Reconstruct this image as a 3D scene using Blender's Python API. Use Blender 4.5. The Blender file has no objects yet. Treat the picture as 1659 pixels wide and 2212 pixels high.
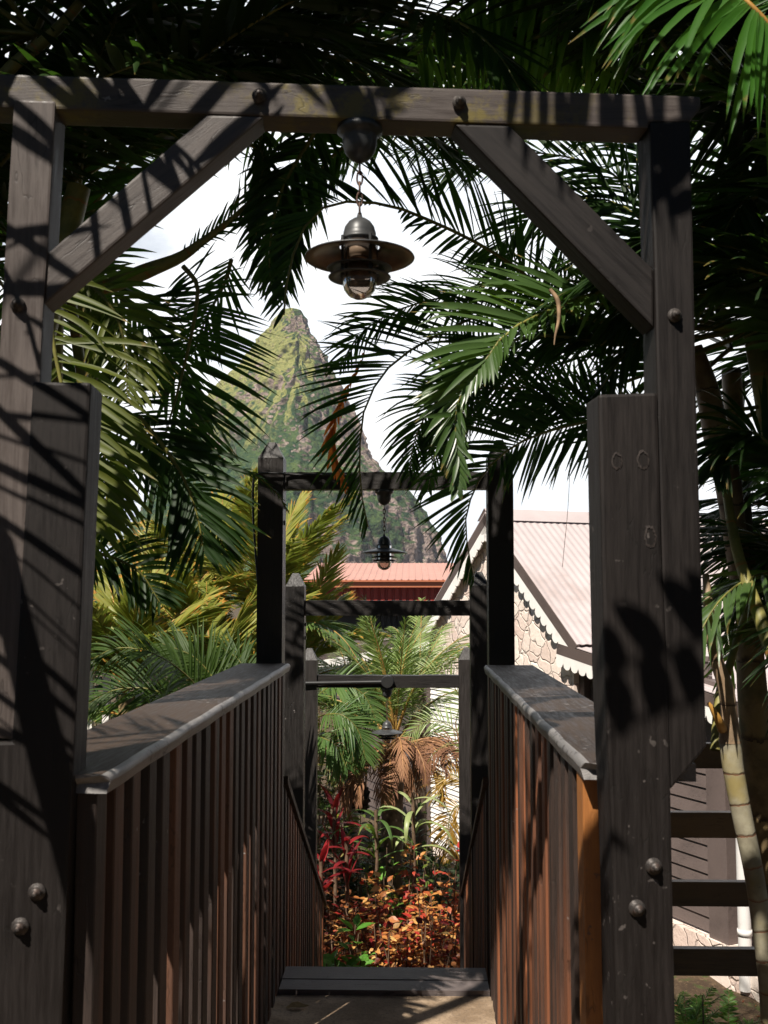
import bpy, bmesh, math, random
import numpy as np
from mathutils import Vector, Matrix, Euler, noise as mnoise

random.seed(11)
rng = np.random.default_rng(11)
SC = bpy.context.scene
COL = SC.collection
R = math.radians

# ------------------------------------------------------------------ camera
EYE, FL = 1.36, 2250.0
ROT = Euler((R(90 + 4.32), 0, R(1.365))).to_matrix()


def ray(px, py):
    return ROT @ Vector(((px - 829.5) / FL, -(py - 1106) / FL, -1.0))


def at(px, py, Y):
    r = ray(px, py)
    t = Y / r.y
    return np.array((r.x * t, Y, EYE + r.z * t))


def hp(*pts):
    return np.array([at(*p) for p in pts])


cam_d = bpy.data.cameras.new('camera')
cam = bpy.data.objects.new('camera', cam_d)
COL.objects.link(cam)
cam.location = (0, 0, EYE)
cam.rotation_euler = (R(90 + 4.32), 0, R(1.365))
cam_d.sensor_fit = 'HORIZONTAL'
cam_d.sensor_width = 24
cam_d.lens = 24 * FL / 1659
cam_d.clip_start, cam_d.clip_end = 0.05, 9000
cam_d.dof.use_dof = True
cam_d.dof.focus_distance = 5.2
cam_d.dof.aperture_fstop = 13.0
SC.camera = cam

# ------------------------------------------------------------------ light
LDIR = Vector((0.54, 1.0, -1.45)).normalized()
sl = bpy.data.lights.new('sun', 'SUN')
sl.energy, sl.angle, sl.color = 5.0, R(0.5), (1.0, 0.93, 0.83)
so = bpy.data.objects.new('sun', sl)
COL.objects.link(so)
so.rotation_euler = LDIR.to_track_quat('-Z', 'Y').to_euler()
so.location = (-4, -8, 14)

W = bpy.data.worlds.new("World")
SC.world = W
W.use_nodes = True
nt = W.node_tree
nt.nodes.clear()


def nd(nt, typ, **kw):
    n = nt.nodes.new(typ)
    for k, v in kw.items():
        if k.startswith('i_'):
            n.inputs[k[2:]].default_value = v
        else:
            setattr(n, k, v)
    return n


wo = nd(nt, 'ShaderNodeOutputWorld')
sky = nd(nt, 'ShaderNodeTexSky', sky_type='NISHITA', sun_disc=False)
sky.air_density, sky.dust_density, sky.ozone_density = 0.45, 0.0, 2.0
sky.sun_elevation = math.asin(-LDIR.z)
sky.sun_rotation = math.atan2(-LDIR.x, -LDIR.y) % (2 * math.pi)
b1 = nd(nt, 'ShaderNodeBackground', i_Strength=0.05)
nt.links.new(sky.outputs[0], b1.inputs[0])
b2 = nd(nt, 'ShaderNodeBackground', i_Strength=1.0)
tc = nd(nt, 'ShaderNodeTexCoord')
sep = nd(nt, 'ShaderNodeSeparateXYZ')
nt.links.new(tc.outputs['Generated'], sep.inputs[0])
nz = nd(nt, 'ShaderNodeTexNoise', i_Scale=4.0, i_Detail=7.0, i_Roughness=0.55)
mp = nd(nt, 'ShaderNodeMapping')
mp.inputs['Scale'].default_value = (1, 1, 2.2)
nt.links.new(tc.outputs['Generated'], mp.inputs[0])
nt.links.new(mp.outputs[0], nz.inputs['Vector'])


def math_n(nt, op, a, b=None, clamp=False):
    m = nd(nt, 'ShaderNodeMath', operation=op, use_clamp=clamp)
    for i, x in enumerate((a, b)):
        if x is None:
            continue
        if isinstance(x, (int, float)):
            m.inputs[i].default_value = x
        else:
            nt.links.new(x, m.inputs[i])
    return m.outputs[0]


def maprange(nt, v, a, b, c=0.0, d=1.0, smooth=True):
    m = nd(nt, 'ShaderNodeMapRange', interpolation_type='SMOOTHSTEP' if smooth else 'LINEAR')
    nt.links.new(v, m.inputs[0])
    for i, x in enumerate((a, b, c, d)):
        m.inputs[i + 1].default_value = x
    return m.outputs[0]


# a bright bank of cloud stands over the sea side, thinner to the left and overhead
front = maprange(nt, sep.outputs[1], 0.15, 0.7)
low = maprange(nt, sep.outputs[2], 0.85, 0.45)
leftthin = maprange(nt, sep.outputs[0], -0.26, -0.08, 0.25, 0.0)
n2 = maprange(nt, nz.outputs[0], 0.35, 0.65, -0.22, 0.22)
f = math_n(nt, 'MULTIPLY', front, low)
f = math_n(nt, 'ADD', f, n2)
f = math_n(nt, 'SUBTRACT', f, leftthin)
f = math_n(nt, 'ADD', f, 0.05)
f = maprange(nt, f, 0.2, 0.95)
f = math_n(nt, 'MULTIPLY', f, 1.0, True)
mx = nd(nt, 'ShaderNodeMixShader')
nt.links.new(f, mx.inputs[0])
nt.links.new(b1.outputs[0], mx.inputs[1])
nt.links.new(b2.outputs[0], mx.inputs[2])
nt.links.new(mx.outputs[0], wo.inputs[0])

cmx = nd(nt, 'ShaderNodeMix', data_type='RGBA')
nt.links.new(maprange(nt, nz.outputs[0], 0.34, 0.60), cmx.inputs[0])
cmx.inputs[6].default_value = (0.80, 0.85, 0.91, 1)
cmx.inputs[7].default_value = (0.90, 0.905, 0.91, 1)
nt.links.new(cmx.outputs[2], b2.inputs[0])

SC.view_settings.view_transform = 'Standard'
SC.view_settings.look = 'None'
SC.view_settings.exposure = 0.6
SC.view_settings.gamma = 1.0
SC.render.engine = 'CYCLES'
SC.cycles.use_denoising = True
SC.cycles.max_bounces = 6
SC.cycles.transparent_max_bounces = 8
SC.cycles.volume_bounces = 0
SC.cycles.sample_clamp_indirect = 4.0

# ------------------------------------------------------------------ materials
MATS = {}


def new_mat(name):
    m = bpy.data.materials.new(name)
    m.use_nodes = True
    nt = m.node_tree
    nt.nodes.clear()
    out = nd(nt, 'ShaderNodeOutputMaterial')
    MATS[name] = m
    return m, nt, out


def mixc(nt, fac, a, b, blend='MIX'):
    m = nd(nt, 'ShaderNodeMix', data_type='RGBA', blend_type=blend)
    for sock, x in ((m.inputs[0], fac), (m.inputs[6], a), (m.inputs[7], b)):
        if isinstance(x, (int, float)):
            sock.default_value = x
        elif isinstance(x, tuple):
            sock.default_value = (*x, 1) if len(x) == 3 else x
        else:
            nt.links.new(x, sock)
    return m.outputs[2]


def noise(nt, coord, scale, detail=5, rough=0.6, sc=(1, 1, 1), dist=0.0):
    mp = nd(nt, 'ShaderNodeMapping')
    mp.inputs['Scale'].default_value = sc
    nt.links.new(coord, mp.inputs[0])
    n = nd(nt, 'ShaderNodeTexNoise')
    n.inputs['Scale'].default_value = scale
    n.inputs['Detail'].default_value = detail
    n.inputs['Roughness'].default_value = rough
    n.inputs['Distortion'].default_value = dist
    nt.links.new(mp.outputs[0], n.inputs['Vector'])
    return n.outputs[0]


def bump(nt, h, strength=0.3, dist=0.005):
    b = nd(nt, 'ShaderNodeBump')
    b.inputs['Strength'].default_value = strength
    b.inputs['Distance'].default_value = dist
    nt.links.new(h, b.inputs['Height'])
    return b.outputs[0]


def principled(nt, out, col, rough=0.6, normal=None, spec=0.4, metal=0.0):
    p = nd(nt, 'ShaderNodeBsdfPrincipled')
    for key, x in (('Base Color', col), ('Roughness', rough), ('Metallic', metal), ('Specular IOR Level', spec)):
        if isinstance(x, (int, float)):
            p.inputs[key].default_value = x
        elif isinstance(x, tuple):
            p.inputs[key].default_value = (*x, 1)
        else:
            nt.links.new(x, p.inputs[key])
    if normal is not None:
        nt.links.new(normal, p.inputs['Normal'])
    nt.links.new(p.outputs[0], out.inputs[0])
    return p


def wood(name, ca, cb, axis='Z', rough=(0.38, 0.62), lichen=None, worn=(0.22, 0.2, 0.19), worn_amt=0.72, rnd=0.25, spec=0.45, warm=None, roty=0, bumpv=0.45):
    m, nt, out = new_mat(name)
    tc = nd(nt, 'ShaderNodeTexCoord')
    o = tc.outputs['Object']
    oi = nd(nt, 'ShaderNodeObjectInfo')
    shift = nd(nt, 'ShaderNodeVectorMath', operation='ADD')
    nt.links.new(o, shift.inputs[0])
    cb3 = nd(nt, 'ShaderNodeCombineXYZ')
    r10 = math_n(nt, 'MULTIPLY', oi.outputs['Random'], 37.0)
    for i in range(3):
        nt.links.new(r10, cb3.inputs[i])
    nt.links.new(cb3.outputs[0], shift.inputs[1])
    o = shift.outputs[0]
    if roty:
        rm = nd(nt, 'ShaderNodeMapping')
        rm.inputs['Rotation'].default_value = (0, R(roty), 0)
        nt.links.new(o, rm.inputs[0])
        o = rm.outputs[0]
    st = {'X': (1, 16, 16), 'Y': (16, 1, 16), 'Z': (16, 16, 1)}[axis]
    grain = noise(nt, o, 9.0, 7, 0.7, st, 0.2)
    fine = noise(nt, o, 45.0, 4, 0.7, st)
    big = noise(nt, o, 4.0, 4, 0.6)
    c = mixc(nt, maprange(nt, grain, 0.25, 0.75), ca, cb)
    c = mixc(nt, maprange(nt, big, 0.42, 0.72, 0, 0.4), c, tuple(x * 0.55 for x in ca))
    if warm:
        wn = noise(nt, o, 2.2, 3, 0.6, tuple(0.3 if x == 1 else 2.5 for x in st))
        wf = math_n(nt, 'ADD', maprange(nt, wn, 0.45, 0.62), maprange(nt, oi.outputs['Random'], 0.6, 1.0, -0.3, 0.5), True)
        c = mixc(nt, wf, c, warm)
    spots = noise(nt, o, 55.0, 2, 0.5)
    wm = math_n(nt, 'MULTIPLY', maprange(nt, spots, worn_amt, worn_amt + 0.05), maprange(nt, big, 0.48, 0.6))
    c = mixc(nt, wm, c, worn)
    scr = maprange(nt, fine, 0.66, 0.78, 0, 0.28)
    c = mixc(nt, scr, c, worn)
    if lichen:
        ln = noise(nt, o, 14.0, 5, 0.7)
        lb = noise(nt, o, 3.0, 2, 0.5)
        lf = math_n(nt, 'MULTIPLY', maprange(nt, ln, 0.47, 0.62), maprange(nt, lb, 0.44, 0.56, 0, 0.8))
        c = mixc(nt, lf, c, lichen)
    ck = noise(nt, o, 7.0, 3, 0.55, tuple(0.7 if x == 1 else 3.2 for x in st))
    ckd = math_n(nt, 'ABSOLUTE', math_n(nt, 'SUBTRACT', ck, 0.5))
    crack = math_n(nt, 'MULTIPLY', maprange(nt, ckd, 0.0, 0.012, 1, 0), maprange(nt, big, 0.47, 0.58))
    c = mixc(nt, math_n(nt, 'MULTIPLY', crack, 0.45), c, (0.006, 0.005, 0.004))
    val = maprange(nt, oi.outputs['Random'], 0, 1, 1 - rnd, 1 + rnd, False)
    hv = nd(nt, 'ShaderNodeHueSaturation')
    nt.links.new(c, hv.inputs['Color'])
    nt.links.new(val, hv.inputs['Value'])
    rg = maprange(nt, grain, 0.3, 0.7, rough[0], rough[1])
    principled(nt, out, hv.outputs[0], rg, bump(nt, math_n(nt, 'SUBTRACT', math_n(nt, 'ADD', grain, fine), crack), bumpv, 0.002), spec)
    return m


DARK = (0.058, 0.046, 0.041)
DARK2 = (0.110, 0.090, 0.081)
DK = (0.0075, 0.0057, 0.0051)  # much darker tone, on the right post, right brace and both newels
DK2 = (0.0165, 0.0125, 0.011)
wood('gate wood upright', DARK, DARK2, 'Z', bumpv=0.2, spec=0.3)
wood('gate wood level', DARK, DARK2, 'X', lichen=(0.17, 0.135, 0.035), bumpv=0.2, spec=0.3)
wood('dark gate wood', DK, DK2, 'Z', rough=(0.48, 0.7), worn=(0.07, 0.06, 0.055), spec=0.3, bumpv=0.14, worn_amt=0.66)
wood('dark brace wood', DK, DK2, 'X', roty=-45, rough=(0.48, 0.7), worn=(0.07, 0.06, 0.055), spec=0.35, bumpv=0.14)
wood('brace wood', DARK, DARK2, 'X', roty=41, bumpv=0.2, lichen=(0.13, 0.105, 0.04))
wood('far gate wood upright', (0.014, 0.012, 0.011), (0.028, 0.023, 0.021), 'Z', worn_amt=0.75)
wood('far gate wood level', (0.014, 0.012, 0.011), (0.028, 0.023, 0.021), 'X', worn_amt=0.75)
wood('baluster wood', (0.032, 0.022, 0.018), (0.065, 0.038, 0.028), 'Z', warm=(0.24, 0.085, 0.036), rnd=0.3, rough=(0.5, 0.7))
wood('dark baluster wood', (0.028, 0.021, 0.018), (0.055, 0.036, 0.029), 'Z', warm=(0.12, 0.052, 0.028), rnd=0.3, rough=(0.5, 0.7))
wood('orange slat wood', (0.30, 0.115, 0.035), (0.46, 0.18, 0.045), 'Z', rnd=0.1, rough=(0.45, 0.65), worn=(0.16, 0.08, 0.05), worn_amt=0.6)  # brighter orange tone for the first slat on the right
wood('handrail wood', (0.036, 0.024, 0.018), (0.085, 0.058, 0.042), 'Y', rough=(0.5, 0.75), worn_amt=0.62, spec=0.25)
wood('worn rail edge', (0.17, 0.16, 0.155), (0.30, 0.28, 0.27), 'Y', rough=(0.35, 0.6), worn=(0.05, 0.04, 0.04), worn_amt=0.58)
wood('board wood', (0.095, 0.078, 0.074), (0.15, 0.122, 0.115), 'X', rough=(0.5, 0.7))
wood('fence wood', (0.07, 0.05, 0.035), (0.15, 0.105, 0.065), 'X', warm=(0.19, 0.12, 0.06), rnd=0.2)
wood('house brown wood', (0.10, 0.075, 0.068), (0.15, 0.115, 0.105), 'X', rnd=0.05, rough=(0.55, 0.7))
wood('fascia wood', (0.085, 0.06, 0.052), (0.12, 0.09, 0.08), 'X', rnd=0.05, rough=(0.55, 0.7))


def simple(name, col, rough=0.5, spec=0.4, metal=0.0, var=0.25, scale=12.0, bumpv=0.0, dirt=None):
    m, nt, out = new_mat(name)
    tc = nd(nt, 'ShaderNodeTexCoord')
    n = noise(nt, tc.outputs['Object'], scale, 5, 0.6)
    c = mixc(nt, maprange(nt, n, 0.3, 0.7), tuple(x * (1 - var) for x in col), tuple(min(1, x * (1 + var)) for x in col))
    if dirt:
        d = noise(nt, tc.outputs['Object'], scale * 0.4, 6, 0.7)
        c = mixc(nt, maprange(nt, d, 0.52, 0.7, 0, 0.8), c, dirt)
    principled(nt, out, c, rough, bump(nt, n, bumpv, 0.003) if bumpv else None, spec, metal)
    return m


simple('lamp metal', (0.045, 0.046, 0.047), 0.42, 0.5, 0.0, 0.3, 40, 0.15)
simple('lamp underside', (0.13, 0.075, 0.045), 0.35, 0.5, 0.5, 0.4, 25, 0.1)
simple('lamp chain', (0.10, 0.06, 0.045), 0.55, 0.4, 0.5, 0.5, 90)
simple('lamp ceramic', (0.75, 0.68, 0.6), 0.4, 0.4, 0, 0.1)
simple('bolt metal', (0.06, 0.052, 0.048), 0.5, 0.4, 0.4, 0.4, 120, 0.3, dirt=(0.09, 0.05, 0.035))
simple('knot wood', (0.032, 0.025, 0.022), 0.6, 0.3, 0, 0.4, 160, 0.3)
simple('worn paint', (0.095, 0.08, 0.07), 0.6, 0.3, 0, 0.5, 160, 0.3, dirt=(0.08, 0.06, 0.05))
simple('black conduit', (0.02, 0.02, 0.02), 0.35, 0.5)
simple('white paint', (0.86, 0.83, 0.79), 0.5, 0.3, 0, 0.04, 6, dirt=(0.70, 0.65, 0.6))
simple('white pipe', (0.72, 0.70, 0.68), 0.35, 0.4, 0, 0.06, 6, dirt=(0.45, 0.42, 0.38))
simple('pink roof metal', (0.51, 0.44, 0.43), 0.5, 0.35, 0, 0.06, 3, dirt=(0.40, 0.33, 0.31))
simple('salmon roof metal', (0.50, 0.25, 0.19), 0.5, 0.3, 0, 0.06, 1.5)
simple('orange fascia', (0.44, 0.15, 0.075), 0.5, 0.3, 0, 0.05, 1.5)
simple('red cladding', (0.30, 0.045, 0.03), 0.5, 0.3, 0, 0.08, 2)
simple('charcoal cladding', (0.022, 0.024, 0.026), 0.6, 0.3, 0, 0.2, 2)
simple('dark glass', (0.05, 0.055, 0.05), 0.08, 0.6, 0, 0.1)
simple('dead leaf', (0.30, 0.20, 0.12), 0.7, 0.2, 0, 0.35, 40)
simple('bark', (0.16, 0.12, 0.085), 0.8, 0.2, 0, 0.45, 18, 0.8)
simple('twig', (0.13, 0.085, 0.055), 0.7, 0.2, 0, 0.3, 30)
simple('seed mass', (0.02, 0.016, 0.014), 0.6, 0.3, 0, 0.5, 60, 0.8)

# glass of the lamps
m, nt, out = new_mat('lamp glass')
tr = nd(nt, 'ShaderNodeBsdfTransparent')
tr.inputs[0].default_value = (0.62, 0.55, 0.49, 1)
gl = nd(nt, 'ShaderNodeBsdfGlossy')
gl.inputs['Roughness'].default_value = 0.06
gl.inputs['Color'].default_value = (0.9, 0.88, 0.85, 1)
df = nd(nt, 'ShaderNodeBsdfDiffuse')
df.inputs[0].default_value = (0.35, 0.28, 0.23, 1)
fr = nd(nt, 'ShaderNodeLayerWeight', i_Blend=0.35)
m1 = nd(nt, 'ShaderNodeMixShader')
nt.links.new(fr.outputs['Fresnel'], m1.inputs[0])
nt.links.new(tr.outputs[0], m1.inputs[1])
nt.links.new(gl.outputs[0], m1.inputs[2])
m2 = nd(nt, 'ShaderNodeMixShader')
m2.inputs[0].default_value = 0.12
nt.links.new(m1.outputs[0], m2.inputs[1])
nt.links.new(df.outputs[0], m2.inputs[2])
nt.links.new(m2.outputs[0], out.inputs[0])

# concrete walkway
m, nt, out = new_mat('walkway concrete')
tc = nd(nt, 'ShaderNodeTexCoord')
o = tc.outputs['Object']
a = noise(nt, o, 5.0, 6, 0.65)
b = noise(nt, o, 90.0, 4, 0.7)
d = noise(nt, o, 260.0, 2, 0.6)
c = mixc(nt, maprange(nt, a, 0.35, 0.65), (0.21, 0.145, 0.09), (0.40, 0.295, 0.20))
c = mixc(nt, maprange(nt, b, 0.45, 0.7, 0, 0.6), c, (0.10, 0.075, 0.055))
c = mixc(nt, maprange(nt, d, 0.58, 0.7, 0, 0.6), c, (0.34, 0.29, 0.24))
principled(nt, out, c, 0.85, bump(nt, b, 0.5, 0.004), 0.25)

# stone gable
m, nt, out = new_mat('rubble stone')
tc = nd(nt, 'ShaderNodeTexCoord')
o = tc.outputs['Object']
wn = nd(nt, 'ShaderNodeTexNoise')
wn.inputs['Scale'].default_value = 3.2
nt.links.new(o, wn.inputs['Vector'])
wm = mixc(nt, 0.3, o, wn.outputs['Color'], 'ADD')
vo = nd(nt, 'ShaderNodeTexVoronoi', feature='DISTANCE_TO_EDGE')
vo.inputs['Scale'].default_value = 7.0
nt.links.new(wm, vo.inputs['Vector'])
vc = nd(nt, 'ShaderNodeTexVoronoi', feature='F1')
vc.inputs['Scale'].default_value = 7.0
nt.links.new(wm, vc.inputs['Vector'])
sp = nd(nt, 'ShaderNodeSeparateColor')
nt.links.new(vc.outputs['Color'], sp.inputs[0])
base = mixc(nt, sp.outputs[0], (0.68, 0.53, 0.46), (0.90, 0.80, 0.71))
fn = noise(nt, o, 24.0, 5, 0.7)
base = mixc(nt, maprange(nt, fn, 0.52, 0.74, 0, 0.45), base, (0.55, 0.38, 0.31))
vd = math_n(nt, 'ADD', vo.outputs[0], math_n(nt, 'MULTIPLY', math_n(nt, 'SUBTRACT', fn, 0.5), 0.09))
edge = maprange(nt, vd, 0.0, 0.07, 0.0, 1.0)
base = mixc(nt, maprange(nt, vd, -0.03, 0.012, 0.2, 0.0), base, (0.5, 0.37, 0.30))
hh = math_n(nt, 'ADD', edge, math_n(nt, 'MULTIPLY', fn, 0.5))
principled(nt, out, base, 0.85, bump(nt, hh, 0.8, 0.02), 0.2)


def leaf(name, c1, c2, tip=None, tip0=0.75, trans=0.32, rough=0.38, spec=0.5, tcol=None, dead=0.0):
    """leaf blade: colour varies from frond to frond and along the blade (u of the UV map)"""
    m, nt, out = new_mat(name)
    uv = nd(nt, 'ShaderNodeUVMap')
    s = nd(nt, 'ShaderNodeSeparateXYZ')
    nt.links.new(uv.outputs[0], s.inputs[0])
    oi = nd(nt, 'ShaderNodeObjectInfo')
    tc = nd(nt, 'ShaderNodeTexCoord')
    n = noise(nt, tc.outputs['Object'], 9.0, 3, 0.6)
    fac = math_n(nt, 'ADD', math_n(nt, 'MULTIPLY', oi.outputs['Random'], 0.55), maprange(nt, n, 0.3, 0.7, 0, 0.45), True)
    c = mixc(nt, fac, c1, c2)
    if tip:
        n3 = noise(nt, tc.outputs['Object'], 30.0, 2, 0.5)
        e = math_n(nt, 'ADD', s.outputs[0], maprange(nt, n3, 0.3, 0.7, -0.22, 0.22, False))
        c = mixc(nt, maprange(nt, e, tip0, tip0 + 0.2), c, tip)
    p = nd(nt, 'ShaderNodeBsdfPrincipled')
    nt.links.new(c, p.inputs['Base Color'])
    p.inputs['Roughness'].default_value = rough
    p.inputs['Specular IOR Level'].default_value = spec
    t = nd(nt, 'ShaderNodeBsdfTranslucent')
    tcx = mixc(nt, 0.75, c, tcol or (0.22, 0.42, 0.03))
    nt.links.new(tcx, t.inputs[0])
    mx = nd(nt, 'ShaderNodeMixShader')
    mx.inputs[0].default_value = trans
    nt.links.new(p.outputs[0], mx.inputs[1])
    nt.links.new(t.outputs[0], mx.inputs[2])
    nt.links.new(mx.outputs[0], out.inputs[0])
    return m


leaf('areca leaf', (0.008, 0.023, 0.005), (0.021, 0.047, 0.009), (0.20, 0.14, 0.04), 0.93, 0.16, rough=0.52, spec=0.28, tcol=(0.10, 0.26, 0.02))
leaf('areca bright leaf', (0.035, 0.075, 0.018), (0.075, 0.13, 0.035), (0.24, 0.17, 0.05), 0.93, 0.25, rough=0.36, spec=0.8)  # paler copy of the areca leaf, sunlit look put into its colour
leaf('areca lit leaf', (0.03, 0.11, 0.012), (0.06, 0.16, 0.02), (0.24, 0.17, 0.05), 0.93, 0.42, rough=0.38, spec=0.7)  # greener bright copy, sunlight on the top fronds carried by colour
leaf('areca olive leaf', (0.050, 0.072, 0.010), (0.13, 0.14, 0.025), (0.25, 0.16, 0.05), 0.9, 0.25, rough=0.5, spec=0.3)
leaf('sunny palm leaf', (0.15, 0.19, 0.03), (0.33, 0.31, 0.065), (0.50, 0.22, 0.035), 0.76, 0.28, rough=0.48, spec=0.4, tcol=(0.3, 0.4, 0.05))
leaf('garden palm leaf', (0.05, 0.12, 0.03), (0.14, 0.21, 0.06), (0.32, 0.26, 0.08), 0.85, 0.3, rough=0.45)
leaf('green arch leaf', (0.018, 0.045, 0.008), (0.048, 0.08, 0.016), None, 0.85, 0.25, rough=0.55, spec=0.28)
leaf('date palm leaf', (0.16, 0.25, 0.07), (0.30, 0.36, 0.13), (0.30, 0.28, 0.1), 0.9, 0.3)
leaf('yellow frond leaf', (0.30, 0.17, 0.03), (0.42, 0.27, 0.05), (0.35, 0.16, 0.05), 0.85, 0.3, tcol=(0.6, 0.4, 0.05))
leaf('dry frond leaf', (0.16, 0.075, 0.045), (0.36, 0.19, 0.10), None, 0.9, 0.1, rough=0.7, spec=0.2, tcol=(0.3, 0.15, 0.06))
leaf('orange dead leaf', (0.45, 0.13, 0.03), (0.6, 0.2, 0.04), None, 0.9, 0.35, rough=0.6, spec=0.2, tcol=(0.7, 0.2, 0.03))
leaf('strap leaf', (0.30, 0.36, 0.13), (0.44, 0.50, 0.24), (0.3, 0.3, 0.1), 0.9, 0.3, rough=0.4)
leaf('cordyline leaf', (0.06, 0.012, 0.016), (0.34, 0.025, 0.03), None, 0.9, 0.3, rough=0.35, tcol=(0.7, 0.03, 0.04))
leaf('fern leaf', (0.06, 0.15, 0.02), (0.12, 0.26, 0.04), None, 0.9, 0.35, rough=0.5)
for nm, c in (('areca rachis', (0.16, 0.15, 0.035)), ('sunny rachis', (0.42, 0.22, 0.05)), ('dry rachis', (0.36, 0.19, 0.08)), ('date rachis', (0.36, 0.22, 0.06))):
    simple(nm, c, 0.45, 0.4, 0, 0.3, 20)


def leaves_mat(name, ramp, trans=0.3, rough=0.45, vein=True):
    """broad leaves: each leaf its own hue (u of the UV map), paler along the rim (v)"""
    m, nt, out = new_mat(name)
    uv = nd(nt, 'ShaderNodeUVMap')
    s = nd(nt, 'ShaderNodeSeparateXYZ')
    nt.links.new(uv.outputs[0], s.inputs[0])
    cr = nd(nt, 'ShaderNodeValToRGB')
    el = cr.color_ramp.elements
    while len(el) < len(ramp):
        el.new(0.5)
    for e, (p, c) in zip(el, ramp):
        e.position = p
        e.color = (*c, 1)
    nt.links.new(s.outputs[0], cr.inputs[0])
    tc = nd(nt, 'ShaderNodeTexCoord')
    n = noise(nt, tc.outputs['Object'], 60.0, 3, 0.6)
    c = mixc(nt, maprange(nt, n, 0.4, 0.7, 0, 0.45), cr.outputs[0], mixc(nt, 0.5, cr.outputs[0], (0.05, 0.03, 0.01), 'MULTIPLY'))
    p = nd(nt, 'ShaderNodeBsdfPrincipled')
    nt.links.new(c, p.inputs['Base Color'])
    p.inputs['Roughness'].default_value = rough
    t = nd(nt, 'ShaderNodeBsdfTranslucent')
    nt.links.new(c, t.inputs[0])
    mx = nd(nt, 'ShaderNodeMixShader')
    mx.inputs[0].default_value = trans
    nt.links.new(p.outputs[0], mx.inputs[1])
    nt.links.new(t.outputs[0], mx.inputs[2])
    nt.links.new(mx.outputs[0], out.inputs[0])


leaves_mat('copper leaves', [(0.0, (0.20, 0.014, 0.016)), (0.22, (0.50, 0.042, 0.03)), (0.36, (0.46, 0.14, 0.04)), (0.62, (0.60, 0.28, 0.075)), (1.0, (0.80, 0.54, 0.19))])
leaves_mat('rust leaves', [(0.0, (0.12, 0.02, 0.014)), (0.4, (0.26, 0.08, 0.028)), (1.0, (0.40, 0.22, 0.07))])
leaves_mat('croton leaves', [(0.0, (0.05, 0.10, 0.02)), (0.5, (0.14, 0.19, 0.03)), (1.0, (0.42, 0.36, 0.05))])
leaves_mat('lime leaves', [(0.0, (0.09, 0.26, 0.03)), (1.0, (0.22, 0.46, 0.07))])
leaves_mat('deep leaves', [(0.0, (0.015, 0.04, 0.012)), (1.0, (0.05, 0.10, 0.025))])
leaves_mat('tan leaves', [(0.0, (0.30, 0.22, 0.10)), (1.0, (0.46, 0.36, 0.2))])


# ringed palm stem
def stem_mat(name, ca, cb, ring, pitch=0.085, blotch=(0.3, 0.25, 0.12)):
    m, nt, out = new_mat(name)
    tc = nd(nt, 'ShaderNodeTexCoord')
    uv = nd(nt, 'ShaderNodeUVMap')
    s = nd(nt, 'ShaderNodeSeparateXYZ')
    nt.links.new(uv.outputs[0], s.inputs[0])
    n = noise(nt, tc.outputs['Object'], 14.0, 5, 0.65)
    w = math_n(nt, 'ADD', math_n(nt, 'DIVIDE', s.outputs[0], pitch), math_n(nt, 'MULTIPLY', n, 0.35))
    w = math_n(nt, 'FRACT', w)
    rg = maprange(nt, w, 0.0, 0.10, 1, 0)
    c = mixc(nt, maprange(nt, n, 0.35, 0.65), ca, cb)
    n2 = noise(nt, tc.outputs['Object'], 5.0, 4, 0.6)
    c = mixc(nt, maprange(nt, n2, 0.5, 0.66, 0, 0.8), c, blotch)
    n4 = noise(nt, tc.outputs['Object'], 60.0, 4, 0.7)
    c = mixc(nt, maprange(nt, n4, 0.6, 0.75, 0, 0.5), c, tuple(x * 0.4 for x in ca))
    c = mixc(nt, rg, c, ring)
    principled(nt, out, c, 0.55, bump(nt, math_n(nt, 'SUBTRACT', math_n(nt, 'MULTIPLY', n4, 0.3), rg), 0.5, 0.004), 0.35)


stem_mat('pale stem', (0.23, 0.205, 0.145), (0.35, 0.32, 0.23), (0.22, 0.10, 0.055), 0.075, (0.27, 0.21, 0.07))
stem_mat('brown stem', (0.17, 0.12, 0.06), (0.30, 0.215, 0.10), (0.07, 0.05, 0.03), 0.22, (0.10, 0.10, 0.045))
stem_mat('green stem', (0.15, 0.15, 0.05), (0.28, 0.24, 0.07), (0.30, 0.14, 0.04), 0.12, (0.10, 0.11, 0.03))
stem_mat('husk stem', (0.20, 0.13, 0.075), (0.36, 0.26, 0.17), (0.06, 0.04, 0.03), 0.11, (0.12, 0.07, 0.04))

# soil
m, nt, out = new_mat('garden soil')
tc = nd(nt, 'ShaderNodeTexCoord')
o = tc.outputs['Object']
a = noise(nt, o, 2.5, 6, 0.65)
b = noise(nt, o, 30.0, 5, 0.7)
c = mixc(nt, maprange(nt, a, 0.35, 0.65), (0.055, 0.037, 0.024), (0.11, 0.075, 0.045))
c = mixc(nt, maprange(nt, b, 0.5, 0.7, 0, 0.7), c, (0.19, 0.13, 0.075))
c = mixc(nt, maprange(nt, noise(nt, o, 7.0, 5, 0.7), 0.52, 0.66, 0, 0.8), c, (0.05, 0.08, 0.02))
principled(nt, out, c, 0.9, bump(nt, b, 0.8, 0.02), 0.2)

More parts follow.
